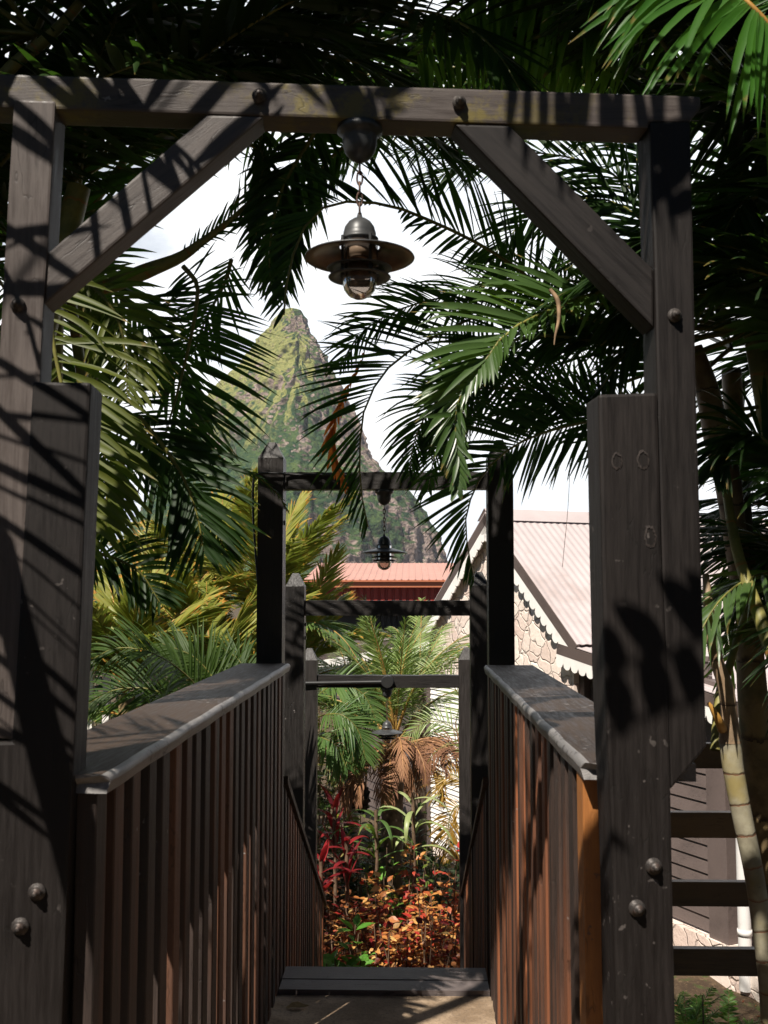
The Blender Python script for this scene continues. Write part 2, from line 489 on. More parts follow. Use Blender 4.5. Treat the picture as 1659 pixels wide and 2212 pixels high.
# mountain
m, nt, out = new_mat('mountain slope')
tc = nd(nt, 'ShaderNodeTexCoord')
o = tc.outputs['Object']
ge = nd(nt, 'ShaderNodeNewGeometry')
sg = nd(nt, 'ShaderNodeSeparateXYZ')
nt.links.new(ge.outputs['Normal'], sg.inputs[0])
so_ = nd(nt, 'ShaderNodeSeparateXYZ')
nt.links.new(o, so_.inputs[0])
big = noise(nt, o, 0.022, 5, 0.6)
med = noise(nt, o, 0.07, 6, 0.65)
streak = noise(nt, o, 0.085, 6, 0.62, (1, 1, 0.14))
fine = noise(nt, o, 0.30, 5, 0.65)
vt = nd(nt, 'ShaderNodeTexVoronoi', feature='F1')
vt.inputs['Scale'].default_value = 0.33
vt.inputs['Randomness'].default_value = 1.0
nt.links.new(o, vt.inputs['Vector'])
vcol = nd(nt, 'ShaderNodeSeparateColor')
nt.links.new(vt.outputs['Color'], vcol.inputs[0])
grass = mixc(nt, maprange(nt, fine, 0.3, 0.7), (0.18, 0.20, 0.06), (0.33, 0.315, 0.12))
tree = math_n(nt, 'ADD', math_n(nt, 'MULTIPLY', vcol.outputs[0], 0.45), maprange(nt, med, 0.35, 0.65, 0.0, 0.55))
forest = mixc(nt, tree, (0.018, 0.050, 0.028), (0.10, 0.145, 0.045))
zf = maprange(nt, so_.outputs[2], 40, 190, 0, 1, False)
gf = math_n(nt, 'ADD', math_n(nt, 'MULTIPLY', zf, 1.25), -0.92)
gf = math_n(nt, 'ADD', gf, math_n(nt, 'MULTIPLY', math_n(nt, 'SUBTRACT', big, 0.5), 2.2))
gf = math_n(nt, 'ADD', gf, maprange(nt, sg.outputs[0], -0.5, 0.5, 0.40, -0.55, False))
gf = math_n(nt, 'ADD', gf, math_n(nt, 'MULTIPLY', math_n(nt, 'SUBTRACT', med, 0.5), 0.7))
veg = mixc(nt, maprange(nt, gf, -0.1, 0.35), forest, grass)
rock = mixc(nt, maprange(nt, streak, 0.30, 0.70), (0.18, 0.13, 0.11), (0.47, 0.36, 0.31))
rock = mixc(nt, maprange(nt, noise(nt, o, 0.2, 5, 0.7, (1, 1, 0.2)), 0.5, 0.75, 0, 0.6), rock, (0.13, 0.12, 0.075))
rf = math_n(nt, 'MULTIPLY', math_n(nt, 'SUBTRACT', big, 0.47), -2.3)
rf = math_n(nt, 'ADD', rf, math_n(nt, 'MULTIPLY', math_n(nt, 'SUBTRACT', med, 0.5), 0.9))
rf = math_n(nt, 'ADD', rf, math_n(nt, 'MULTIPLY', math_n(nt, 'SUBTRACT', streak, 0.5), 0.9))
rf = math_n(nt, 'ADD', rf, maprange(nt, sg.outputs[2], 0.6, 0.15, -0.30, 0.26, False))
rf = math_n(nt, 'ADD', rf, maprange(nt, sg.outputs[0], -0.3, 0.5, -0.06, 0.26, False))
xr = maprange(nt, so_.outputs[0], -75, -38, -0.08, 0.24, False)
zr = maprange(nt, so_.outputs[2], 60, 170, -0.30, 0.04, False)
rf = math_n(nt, 'ADD', math_n(nt, 'ADD', rf, xr), zr)
c = mixc(nt, maprange(nt, rf, 0.0, 0.36), veg, rock)
hb = math_n(nt, 'ADD', math_n(nt, 'MULTIPLY', vt.outputs[0], -0.35), math_n(nt, 'MULTIPLY', fine, 1.2))
principled(nt, out, c, 0.95, bump(nt, hb, 0.9, 3.5), 0.05)


# ------------------------------------------------------------------ object helpers
def to_local(V, parent):
    V = np.asarray(V, float)
    if parent is None:
        return V
    p = parent
    M = Matrix.Identity(4)
    while p is not None:
        M = p.matrix_basis @ M
        p = p.parent
    Mi = np.array(M.inverted())
    return V @ Mi[:3, :3].T + Mi[:3, 3]


def mesh_obj(name, V, faces, mats, parent=None, uv=None, mi=None, smooth=False):
    V = to_local(V, parent)
    me = bpy.data.meshes.new(name)
    if isinstance(faces, np.ndarray):
        n = len(faces)
        k = faces.shape[1]
        me.vertices.add(len(V))
        me.vertices.foreach_set('co', np.ascontiguousarray(V, np.float32).ravel())
        me.loops.add(n * k)
        me.loops.foreach_set('vertex_index', faces.astype(np.int32).ravel())
        me.polygons.add(n)
        me.polygons.foreach_set('loop_start', np.arange(0, n * k, k, dtype=np.int32))
        me.update(calc_edges=True)
        if uv is not None:
            l = me.uv_layers.new(name='UVMap')
            l.data.foreach_set('uv', np.ascontiguousarray(uv[faces.ravel()], np.float32).ravel())
        if mi is not None:
            me.polygons.foreach_set('material_index', np.asarray(mi, np.int32))
        me.polygons.foreach_set('use_smooth', np.full(n, smooth))
        me.validate()
    else:
        me.from_pydata([tuple(v) for v in V], [], faces)
        if mi is not None:
            for p, i in zip(me.polygons, mi):
                p.material_index = i
        for p in me.polygons:
            p.use_smooth = smooth
    o = bpy.data.objects.new(name, me)
    for mm in (mats if isinstance(mats, (list, tuple)) else [mats]):
        me.materials.append(MATS[mm])
    COL.objects.link(o)
    if parent:
        o.parent = parent
    return o


def tag(o, label=None, cat=None, group=None, kind=None):
    for k, v in (('label', label), ('category', cat), ('group', group), ('kind', kind)):
        if v:
            o[k] = v
    return o


def thing(name, label, cat, loc=(0, 0, 0), rz=0.0, group=None):
    o = bpy.data.objects.new(name, None)
    o.empty_display_size = 0.1
    COL.objects.link(o)
    o.location = loc
    o.rotation_euler = (0, 0, rz)
    o.matrix_basis = Matrix.Translation(Vector(loc)) @ Matrix.Rotation(rz, 4, 'Z')
    return tag(o, label, cat, group)


def from_bm(name, bm, mats, parent=None, bevel=0.0, seg=2, smooth=False):
    if bevel:
        bmesh.ops.bevel(bm, geom=[e for e in bm.edges if e.calc_face_angle(0) > 0.4], offset=bevel, segments=seg, affect='EDGES', profile=0.6)
    bmesh.ops.recalc_face_normals(bm, faces=bm.faces)
    me = bpy.data.meshes.new(name)
    bm.to_mesh(me)
    bm.free()
    V = np.array([v.co[:] for v in me.vertices])
    V = to_local(V, parent)
    me.vertices.foreach_set('co', np.ascontiguousarray(V, np.float32).ravel())
    for p in me.polygons:
        p.use_smooth = smooth
    for mm in (mats if isinstance(mats, (list, tuple)) else [mats]):
        me.materials.append(MATS[mm])
    o = bpy.data.objects.new(name, me)
    COL.objects.link(o)
    if parent:
        o.parent = parent
    return o


def bm_prism(bm, poly, off):
    off = Vector(off)
    a = [bm.verts.new(Vector(p)) for p in poly]
    b = [bm.verts.new(Vector(p) + off) for p in poly]
    bm.faces.new(a)
    bm.faces.new(b[::-1])
    n = len(a)
    for i in range(n):
        j = (i + 1) % n
        bm.faces.new((a[j], a[i], b[i], b[j]))
    return bm


def prism(name, poly, off, mat, parent=None, bevel=0.003):
    return from_bm(name, bm_prism(bmesh.new(), poly, off), mat, parent, bevel)


def bm_box(bm, x0, x1, y0, y1, z0, z1):
    return bm_prism(bm, [(x0, y0, z0), (x1, y0, z0), (x1, y0, z1), (x0, y0, z1)], (0, y1 - y0, 0))


def box(name, x0, x1, y0, y1, z0, z1, mat, parent=None, bevel=0.003):
    return from_bm(name, bm_box(bmesh.new(), x0, x1, y0, y1, z0, z1), mat, parent, bevel)


def catmull(P, n):
    P = np.asarray(P, float)
    Q = np.vstack([2 * P[0] - P[1], P, 2 * P[-1] - P[-2]])
    outp = []
    for i in range(1, len(Q) - 2):
        t = np.linspace(0, 1, 24, endpoint=False)[:, None]
        p0, p1, p2, p3 = Q[i - 1], Q[i], Q[i + 1], Q[i + 2]
        outp.append(0.5 * (2 * p1 + (p2 - p0) * t + (2 * p0 - 5 * p1 + 4 * p2 - p3) * t ** 2 + (3 * p1 - p0 - 3 * p2 + p3) * t ** 3))
    D = np.vstack(outp + [P[-1:]])
    s = np.r_[0, np.cumsum(np.linalg.norm(np.diff(D, axis=0), axis=1))]
    q = np.linspace(0, s[-1], n) if np.isscalar(n) else np.asarray(n) * s[-1]
    return np.stack([np.interp(q, s, D[:, k]) for k in range(3)], 1), s[-1]


def unit(a):
    return a / np.maximum(np.linalg.norm(a, axis=-1, keepdims=True), 1e-9)


def tube_geo(P, rad, sides=6, cap=True):
    P = np.asarray(P, float)
    n = len(P)
    rad = np.broadcast_to(np.asarray(rad, float), (n,))
    T = unit(np.gradient(P, axis=0))
    ref = np.array((0.31, 0.22, 0.93))
    if abs(T[0] @ ref) > 0.9:
        ref = np.array((0.95, 0.2, 0.1))
    X = [unit(np.cross(T[0], ref))]
    for i in range(1, n):
        x = X[-1] - T[i] * (X[-1] @ T[i])
        X.append(unit(x))
    X = np.array(X)
    Yv = np.cross(T, X)
    a = np.arange(sides) * 2 * np.pi / sides
    V = P[:, None] + rad[:, None, None] * (np.cos(a)[None, :, None] * X[:, None] + np.sin(a)[None, :, None] * Yv[:, None])
    i = np.arange(n - 1)[:, None] * sides
    j = np.arange(sides)[None]
    k = (j + 1) % sides
    F = np.stack([i + j, i + k, i + sides + k, i + sides + j], -1).reshape(-1, 4)
    s = np.r_[0, np.cumsum(np.linalg.norm(np.diff(P, axis=0), axis=1))]
    uv = np.stack([np.repeat(s, sides), np.tile(np.arange(sides) / sides, n)], 1)
    return V.reshape(-1, 3), F, uv


def tube(name, P, rad, mat, parent=None, sides=8, n=None, smooth=True):
    if n:
        P, _ = catmull(P, n)
        if not np.isscalar(rad):
            rad = np.interp(np.linspace(0, 1, n), np.linspace(0, 1, len(rad)), rad)
    V, F, uv = tube_geo(P, rad, sides)
    return mesh_obj(name, V, F, mat, parent, uv=uv, smooth=smooth)


def lathe(name, prof, center, mat, parent=None, seg=32, smooth=True, mi=None, axis='Z'):
    V, F = [], []
    for r, z in prof:
        for k in range(seg):
            a = 2 * math.pi * k / seg
            p = (r * math.cos(a), r * math.sin(a), z)
            if axis == 'Y':
                p = (p[0], -p[2], p[1])
            V.append(p)
    for i in range(len(prof) - 1):
        for k in range(seg):
            l = (k + 1) % seg
            F.append((i * seg + k, i * seg + l, (i + 1) * seg + l, (i + 1) * seg + k))
    V = np.array(V) + np.array(center)
    m_i = None
    if mi:
        m_i = [mi[i] for i in range(len(prof) - 1) for _ in range(seg)]
    return mesh_obj(name, V, F, mat, parent, smooth=smooth, mi=m_i)


# ------------------------------------------------------------------ fronds
def frond_geo(pts, N=(0, -1, 0.3), S=None, n=46, L=0.3, w=0.016, pet=0.12, a0=62, a1=24, v=12, droop=0.9, out=1.0, inn=1.0, r0=0.007, r1=0.0015, segs=6, jit=1.0, rs=None, fold=0.18, endw=0.0):
    rs = rs or rng
    pts = np.asarray(pts, float)
    allV, allF, allU, allM = [], [], [], []
    base = 0
    for side, sc in ((1, out), (-1, inn)):
        tt = np.linspace(0, 1, n) + (0.5 / n if side < 0 else 0) + rs.normal(0, 0.12 / n, n) * jit
        tt = np.clip(tt, 0, 1)
        q = pet + (1 - pet) * tt * 0.995
        P, Ltot = catmull(pts, q)
        e = 0.004
        T = unit(catmull(pts, np.minimum(q + e, 1))[0] - catmull(pts, np.maximum(q - e, 0))[0])
        if S is not None:
            Sv = np.broadcast_to(np.asarray(S, float), T.shape)
            Sv = unit(Sv - T * np.sum(Sv * T, 1, keepdims=True))
        else:
            Sv = unit(np.cross(T, np.broadcast_to(np.asarray(N, float), T.shape)))
        N2 = np.cross(Sv, T)
        scale = np.interp(tt, [p[0] for p in sc], [p[1] for p in sc]) if not np.isscalar(sc) else np.full(n, sc)
        prof = np.interp(tt, [0, 0.08, 0.25, 0.55, 0.8, 0.93, 1.0], [0.55, 0.78, 1.0, 0.95, 0.72, 0.5, 0.3])
        ln = L * prof * scale * (1 + 0.07 * jit * rs.normal(size=n))
        odd = (rs.uniform(size=n) < 0.10) * rs.normal(0, 15, n)
        ang = np.radians(np.interp(tt, [0, 1], [a0, a1]) + (rs.normal(0, 4.0, n) + odd) * jit)[:, None]
        vv = np.radians(v + rs.normal(0, 7, n) * jit)[:, None]
        D = np.cos(ang) * T + np.sin(ang) * (side * Sv * np.cos(vv) + N2 * np.sin(vv))
        D = unit(D)
        NL = unit(N2 - D * np.sum(N2 * D, 1, keepdims=True))
        tw = rs.normal(0, 0.35, n)[:, None] * jit
        drp = (droop * (1 + 0.28 * jit * rs.normal(size=n)) + (rs.uniform(size=n) < 0.08) * 1.1)[:, None]
        p = P.copy()
        rows = []
        for k in range(segs + 1):
            u = k / segs
            Wd = unit(np.cross(D, NL))
            Wd = Wd * np.cos(tw) + NL * np.sin(tw)
            wk = w * np.interp(u, [0, 0.08, 0.35, 0.7, 0.9, 1], [0.35, 0.75, 1.0, 0.72, 0.36, 0.04]) * (0.55 + 0.45 * np.minimum(1, ln / L))[:, None]
            rows.append(np.stack([p - Wd * wk * 0.5 + NL * wk * fold, p, p + Wd * wk * 0.5 + NL * wk * fold], 1))
            p = p + D * (ln / segs)[:, None]
            D = unit(D + np.array((0, 0, -1.0)) * drp * (0.35 + 0.65 * u) / segs)
            NL = unit(NL - D * np.sum(NL * D, 1, keepdims=True))
        Rr = np.stack(rows, 1)            # n, segs+1, 3, 3
        ok = (ln > 0.012) & (rs.uniform(size=n) > 0.035)
        Rr = Rr[ok]
        m = len(Rr)
        if m:
            Vv = Rr.reshape(-1, 3)
            li = np.arange(m)[:, None, None] * (segs + 1) * 3
            ki = np.arange(segs)[None, :, None] * 3
            ci = np.arange(2)[None, None]
            F = np.stack([li + ki + ci, li + ki + ci + 1, li + ki + ci + 4, li + ki + ci + 3], -1).reshape(-1, 4)
            U = np.stack([np.broadcast_to(np.linspace(0, 1, segs + 1)[None, :, None], (m, segs + 1, 3)),
                          np.broadcast_to(tt[ok][:, None, None], (m, segs + 1, 3))], -1).reshape(-1, 2)
            allV.append(Vv)
            allF.append(F + base)
            allU.append(U)
            allM.append(np.zeros(len(F), int))
            base += len(Vv)
    P, Ltot = catmull(pts, 22)
    Vt, Ft, ut = tube_geo(P, np.linspace(r0, r1, 22), 6)
    allV.append(Vt)
    allF.append(Ft + base)
    allU.append(ut)
    allM.append(np.ones(len(Ft), int))
    return np.vstack(allV), np.vstack(allF), np.vstack(allU), np.concatenate(allM)


def frond(parent, pts, mat='areca leaf', rmat='areca rachis', name='frond', **kw):
    V, F, U, M = frond_geo(pts, **kw)
    return mesh_obj(name, V, F, [mat, rmat], parent, uv=U, mi=M, smooth=True)


def arc(base, az, el0, length, curve, n=7, pw=1.3, yaw=0.0):
    """rachis that leaves at el0 degrees and bends over by curve degrees"""
    p = np.array(base, float)
    out = [p.copy()]
    for i in range(n):
        t = (i + 0.5) / n
        el = R(el0 - curve * t ** pw)
        a = R(az + yaw * t)
        p = p + length / n * np.array((math.cos(el) * math.cos(a), math.cos(el) * math.sin(a), math.sin(el)))
        out.append(p.copy())
    return np.array(out)


def project(V):
    d = (np.asarray(V) - np.array((0, 0, EYE))) @ np.array(ROT)
    z = np.maximum(-d[:, 2], 1e-3)
    return 829.5 + FL * d[:, 0] / z, 1106 - FL * d[:, 1] / z, -d[:, 2]


def inside(px, py, poly):
    n = len(poly)
    r = np.zeros(len(px), bool)
    j = n - 1
    for i in range(n):
        xi, yi = poly[i]
        xj, yj = poly[j]
        c = ((yi > py) != (yj > py)) & (px < (xj - xi) * (py - yi) / (yj - yi + 1e-9) + xi)
        r ^= c
        j = i
    return r


# the gaps one looks through: palms by the bridge keep their chance fronds out of these
GAPS = [[(385, 470), (450, 420), (590, 290), (640, 330), (790, 420), (900, 455), (1010, 560), (1110, 720), (1275, 900), (1275, 1250), (600, 1250), (500, 1130), (470, 900), (470, 700), (400, 600)],
        [(200, 1300), (360, 1180), (420, 1000), (600, 1200), (1290, 1200), (1290, 2212), (200, 2212)],
        [(1445, 1480), (1660, 1560), (1660, 2212), (1445, 2212)]]


SUNNY = [(2.35, -0.95, -0.5, 1.35, 2.1, 0.03), (2.15, 0.08, 0.5, 1.5, 2.15, 0.03), (1.75, 0.4, 0.85, 1.95, 2.5, 0.05), (1.53, 0.25, 0.48, 0.3, 1.95, 0.015)]


def near_ok(V):
    px, py, z = project(V)
    if (z < 0.4).any():
        return False
    for g in GAPS:
        if inside(px, py, g).mean() > 0.02:
            return False
    # leave the garden and the house in the sun
    far = V[:, 1] + (V[:, 2] + 0.6) / 1.45
    if (far > 5.45).mean() > 0.03:
        return False
    # and the few fronds that catch the sun in the photograph
    for Yp, x0, x1, z0, z1, share in SUNNY:
        t = Yp - V[:, 1]
        xh = V[:, 0] + 0.54 * t
        zh = V[:, 2] - 1.45 * t
        if ((t > 0.08) & (xh > x0) & (xh < x1) & (zh > z0) & (zh < z1)).mean() > share:
            return False
    t = V[:, 2] / 1.45
    xh, yh = V[:, 0] + 0.54 * t, V[:, 1] + t
    if ((xh > -0.05) & (xh < 0.28) & (yh > 2.0) & (yh < 3.5)).mean() > 0.1:
        return False
    return True


def crown(parent, base, count, length, az0=0, az1=360, el=(35, 75), curve=(70, 110), mat='areca leaf', rmat='areca rachis', rs=None, name='frond', label=None, ok=None, **kw):
    rs = rs or rng
    for i in range(count):
        az = az0 + (az1 - az0) * (i + rs.uniform(0.1, 0.9)) / count
        e = rs.uniform(*el)
        cv = rs.uniform(*curve)
        pts = arc(base, az, e, length * rs.uniform(0.85, 1.12), cv, yaw=rs.uniform(-18, 18))
        Sv = (-math.sin(R(az)), math.cos(R(az)), rs.uniform(-0.25, 0.25))
        mm = mat if isinstance(mat, str) else mat[rs.integers(len(mat))]
        V, F, U, M = frond_geo(pts, S=Sv, rs=rs, **kw)
        if ok and not ok(V):
            continue
        o = mesh_obj(name, V, F, [mm, rmat], parent, uv=U, mi=M, smooth=True)
        if label:
            o['label'] = label


# ------------------------------------------------------------------ broad leaves
LEAF_T = np.array([(0, 0, 0), (-0.28, 0.28, 0.06), (0, 0.3, -0.02), (0.28, 0.28, 0.06), (-0.33, 0.55, 0.05), (0, 0.6, -0.01), (0.33, 0.55, 0.05), (-0.15, 0.84, 0.0), (0, 0.86, -0.03), (0.15, 0.84, 0.0), (0, 1.08, -0.1)])
LEAF_F = np.array([(0, 2, 1, 1), (0, 3, 2, 2), (1, 2, 5, 4), (2, 3, 6, 5), (4, 5, 8, 7), (5, 6, 9, 8), (7, 8, 10, 10), (8, 9, 10, 10)])
LEAF_FT = [(0, 2, 1), (0, 3, 2), (1, 2, 5, 4), (2, 3, 6, 5), (4, 5, 8, 7), (5, 6, 9, 8), (7, 8, 10), (8, 9, 10)]
TRI = np.array([(0, 2, 1), (0, 3, 2), (1, 2, 5), (1, 5, 4), (2, 3, 6), (2, 6, 5), (4, 5, 8), (4, 8, 7), (5, 6, 9), (5, 9, 8), (7, 8, 10), (8, 9, 10)])


def leaves_geo(P, D, size, up=(0, 0, 1), hue=None, wid=1.0, rs=None):
    """one leaf at every P pointing along D"""
    rs = rs or rng
    n = len(P)
    D = unit(D)
    upv = np.broadcast_to(np.asarray(up, float), (n, 3)) + rs.normal(0, 0.3, (n, 3))
    X = unit(np.cross(D, upv))
    Z = np.cross(X, D)
    size = np.broadcast_to(np.asarray(size, float), (n,))[:, None, None]
    T = LEAF_T * np.array((wid, 1, 1))
    V = P[:, None] + size * (T[None, :, 0:1] * X[:, None] + T[None, :, 1:2] * D[:, None] + T[None, :, 2:3] * Z[:, None])
    F = (np.arange(n)[:, None, None] * 11 + TRI[None]).reshape(-1, 3)
    hue = rs.uniform(0, 1, n) if hue is None else np.asarray(hue)
    U = np.stack([np.repeat(hue, 11), np.tile(LEAF_T[:, 1], n)], 1)
    return V.reshape(-1, 3), F, U


def shrub(name, label, cat, base, rad, height, n, size, mat, group=None, rs=None, wid=1.0, stems=9, hue_up=True, tier=True, droop=-0.1, stem_mat='twig'):
    """bush: bent stems from one root with whorls of leaves along them"""
    rs = rs or rng
    t = thing(name, label, cat, base, 0, group)
    base = np.array(base, float)
    P, D, Hh = [], [], []
    sv, sf, su, sb = [], [], [], 0
    per = max(1, n // stems)
    for i in range(stems):
        a = 2 * math.pi * (i + rs.uniform(0, 1)) / stems
        rr = rad * math.sqrt(rs.uniform(0.05, 1))
        tip = base + np.array((math.cos(a) * rr, math.sin(a) * rr, height * rs.uniform(0.72, 1.05) * (1 - 0.35 * (rr / rad) ** 2)))
        mid = base * 0.5 + tip * 0.5 + np.array((math.cos(a), math.sin(a), 0)) * rr * 0.1 + np.array((0, 0, height * 0.08))
        pts, _ = catmull([base, mid, tip], 12)
        V, F, U = tube_geo(pts, np.linspace(0.008, 0.003, 12), 5)
        sv.append(V)
        sf.append(F + sb)
        su.append(U)
        sb += len(V)
        k = 0
        while k < per:
            u = 0.22 + 0.78 * (rs.uniform(0, 1) ** 0.7) if not tier else 0.25 + 0.75 * (math.floor(rs.uniform(0, 1) ** 0.75 * 9) / 8.5)
            u = min(u, 1.0)
            c = catmull([base, mid, tip], [u])[0][0]
            aa = rs.uniform(0, 2 * math.pi)
            br = rs.uniform(0.0, 0.05) + (1 - u) * 0.04
            d = np.array((math.cos(aa), math.sin(aa), rs.uniform(-0.5, 0.5) + droop + (0.5 if u > 0.95 else 0)))
            P.append(c + d * br + rs.normal(0, 0.012, 3))
            D.append(d)
            Hh.append(np.clip(rs.normal(0.02 + 0.45 * u if hue_up else 0.5, 0.28), 0, 1))
            k += 1
    V, F, U = leaves_geo(np.array(P), np.array(D), size * rs.uniform(0.6, 1.25, len(P)), hue=Hh, wid=wid, rs=rs)
    mesh_obj('foliage', V, F, mat, t, uv=U, smooth=False)
    mesh_obj('stems', np.vstack(sv), np.vstack(sf), stem_mat, t, uv=np.vstack(su), smooth=True).name = 'branch'
    return t


def strap_plant(name, label, cat, base, n, length, w, mat, el=(35, 85), curve=(30, 110), group=None, rs=None, stem=None, part='leaf'):
    rs = rs or rng
    t = thing(name, label, cat, base, 0, group)
    base = np.array(base, float)
    top = base.copy()
    if stem:
        top = base + np.array((0, 0, stem))
        tube('stem', [base, (base + top) / 2 + (0.01, 0, 0), top], 0.012, 'twig', t, n=6)
    for i in range(n):
        az = 360 * (i * 0.618 + rs.uniform(-0.05, 0.05))
        st = top + np.array((0, 0, -0.25 * (stem or 0) * (1 - i / n)))
        pts = arc(st, az, rs.uniform(*el), length * rs.uniform(0.7, 1.1), rs.uniform(*curve), 9)
        T = unit(np.gradient(pts, axis=0))
        sv = np.array((-math.sin(R(az)), math.cos(R(az)), 0))
        N2 = np.cross(sv, T)
        ww = w * np.interp(np.linspace(0, 1, len(pts)), [0, 0.15, 0.45, 0.8, 1], [0.4, 0.75, 1, 0.6, 0.03])[:, None] * 0.5
        V = np.stack([pts - sv * ww - N2 * ww * 0.35 * -1, pts, pts + sv * ww + N2 * ww * 0.35], 1).reshape(-1, 3)
        k = np.arange(len(pts) - 1)[:, None] * 3
        c = np.arange(2)[None]
        F = np.stack([k + c, k + c + 1, k + c + 4, k + c + 3], -1).reshape(-1, 4)
        U = np.stack([np.repeat(np.linspace(0, 1, len(pts)), 3), np.zeros(len(pts) * 3)], 1)
        mesh_obj(part, V, F, mat, t, uv=U, smooth=True)
    return t


# ================================================================== SETTING
def ground_z(x, y):
    # bank under the upper end of the footbridge, garden level below
    t = np.clip((y - 1.5) / 4.0, 0, 1)
    t = t * t * (3 - 2 * t)
    z = -0.75 * (1 - t) - 1.30 * t
    z = z - 0.5 * np.clip((y - 9) / 20, 0, 1) - 6.0 * np.clip((y - 40) / 400, 0, 1)
    z = z + 0.03 * np.sin(x * 3.1 + 1.3) * np.sin(y * 2.7) + 0.015 * np.sin(x * 9.0) * np.cos(y * 8.0)
    z = z - 1.0 * np.clip((-x - 3.0) / 12, 0, 1)
    return z


gx = np.sinh(np.linspace(-7.6, 7.6, 150)) * 2.0
gy = np.r_[np.linspace(-30, 16, 140), 16 + np.sinh(np.linspace(0.05, 7.3, 70)) * 3.0]
GX, GY = np.meshgrid(gx, gy)
V = np.stack([GX, GY, ground_z(GX, GY)], -1).reshape(-1, 3)
V_ground_min = V[:, 2].min()
nx_ = len(gx)
i = np.arange(len(gy) - 1)[:, None] * nx_
j = np.arange(nx_ - 1)[None]
F = np.stack([i + j, i + j + 1, i + j + nx_ + 1, i + j + nx_], -1).reshape(-1, 4)
g = mesh_obj('ground', V, F, 'garden soil', smooth=True)
tag(g, kind='structure')

# ---- the volcanic peak: rings follow the skyline, then ridges, flutes and crags
MD = 900.0
left = [(632, 669), (615, 670), (608, 673.5), (602, 680), (594, 690), (585, 705), (572, 718), (555, 733), (540, 747), (525, 768), (508, 795), (487, 815), (465, 838), (440, 868), (415, 905), (385, 950), (350, 1010), (310, 1090), (260, 1180), (180, 1290)]
right = [(632, 669), (648, 670), (655, 675), (660, 684), (664, 694), (668, 708), (680, 728), (692, 745), (708, 775), (722, 803), (740, 838), (756, 872), (772, 910), (790, 950), (806, 992), (822, 1014), (862, 1040), (900, 1078), (925, 1120), (942, 1150), (956, 1190), (965, 1235), (985, 1290)]
lz = np.array([at(a, b, MD)[[0, 2]] for a, b in left])
rz_ = np.array([at(a, b, MD)[[0, 2]] for a, b in right])
xc0 = lz[0, 0]
ztop = lz[0, 1]
NR, NA = 330, 460
zz = ztop - (ztop + 12) * np.linspace(0, 1, NR) ** 1.12
wl = xc0 - np.interp(-zz, -lz[:, 1], lz[:, 0])
wr = np.interp(-zz, -rz_[:, 1], rz_[:, 0]) - xc0
an = np.linspace(0, 2 * np.pi, NA, endpoint=False)
ca, sa = np.cos(an), np.sin(an)
MV = np.zeros((NR, NA, 3))
for r in range(NR):
    side = 0.5 + 0.5 * ca
    wx = wl[r] * (1 - side) + wr[r] * side
    wx = np.where(ca < 0, wl[r], wr[r])
    dep = 0.5 * (wl[r] + wr[r]) * 0.85
    # buttressed plan: a blunt spur comes towards the valley, its right side turned from the sun
    pw = 1.45
    cx_ = np.sign(ca) * np.abs(ca) ** pw
    sy_ = np.sign(sa) * np.abs(sa) ** pw
    MV[r, :, 0] = xc0 + wx * cx_ + 9.0 * min(1, r / 60) * np.abs(sy_) ** 2
    MV[r, :, 1] = MD + dep * 1.35 * sy_
    MV[r, :, 2] = zz[r]
for r in range(NR):
    amp = min(1.0, r / 40.0)
    for a_ in range(NA):
        if sa[a_] > 0.35:
            continue
        x, y, z = MV[r, a_]
        big = mnoise.fractal((x * 0.012, y * 0.012, z * 0.006 + 3), 1.0, 2.0, 3)
        rid = 1 - abs(mnoise.fractal((x * 0.030 + 7, y * 0.030, z * 0.010), 0.9, 2.1, 4)) * 1.6
        bum = mnoise.fractal((x * 0.12, y * 0.12, z * 0.10), 0.9, 2.0, 4)
        cell = 0.55 - mnoise.voronoi((x * 0.21, y * 0.21, z * 0.21))[0][0]
        flute = mnoise.noise((x * 0.16, y * 0.05, z * 0.012)) * max(0.0, min(1.0, (x - xc0 + 2) / 14)) * max(0.0, min(1.0, (z - 60) / 60))
        k = 0.35 + 0.65 * max(0.0, -sa[a_])
        d = amp * k * (10.0 * big + 9.0 * (rid - 0.6)) + (0.3 + 0.7 * amp) * (1.7 * bum + 2.6 * cell + 3.2 * flute)
        MV[r, a_, 0] += d * ca[a_]
        MV[r, a_, 1] += d * sa[a_]
        MV[r, a_, 2] += 0.5 * (0.3 + 0.7 * amp) * bum * 2
i = np.arange(NR - 1)[:, None] * NA
j = np.arange(NA)[None]
k = (j + 1) % NA
F = np.stack([i + j, i + NA + j, i + NA + k, i + k], -1).reshape(-1, 4)
mt = mesh_obj('mountain', MV.reshape(-1, 3), F, 'mountain slope', smooth=True)
tag(mt, kind='structure')

# ---- walkway of the footbridge
wk = box('walkway', -0.47, 0.30, -2.5, 3.62, -0.12, 0.0, 'walkway concrete', None, 0.004)
tag(wk, kind='structure')
st = bmesh.new()
for q in range(7):
    y0 = 3.86 + q * 0.29
    bm_box(st, -0.44, 0.268, y0, y0 + 0.30, -0.20 - 0.17 * q - 0.08, -0.20 - 0.17 * q)
stairs = from_bm('steps', st, 'walkway concrete', None, 0.004)
tag(stairs, kind='structure')

# ================================================================== NEAR GATE
GA = R(5.2)
GO = (-0.07, 1.513, 0.0)
near = thing('timber_gateway', 'dark weathered timber gateway with diagonal braces framing the view nearest the viewer', 'gateway', GO, GA)
GM = near.matrix_basis


def gp(px, py, off=0.0):
    """point of the gateway's front plane behind a picture point, in gate coordinates"""
    r = ray(px, py)
    n = Vector((-math.sin(GA), math.cos(GA), 0))
    o = Vector((0, 0, EYE))
    t = (Vector(GO) - o).dot(n) / r.dot(n)
    p = GM.inverted() @ (o + r * t)
    return (p.x, p.y + off, p.z)


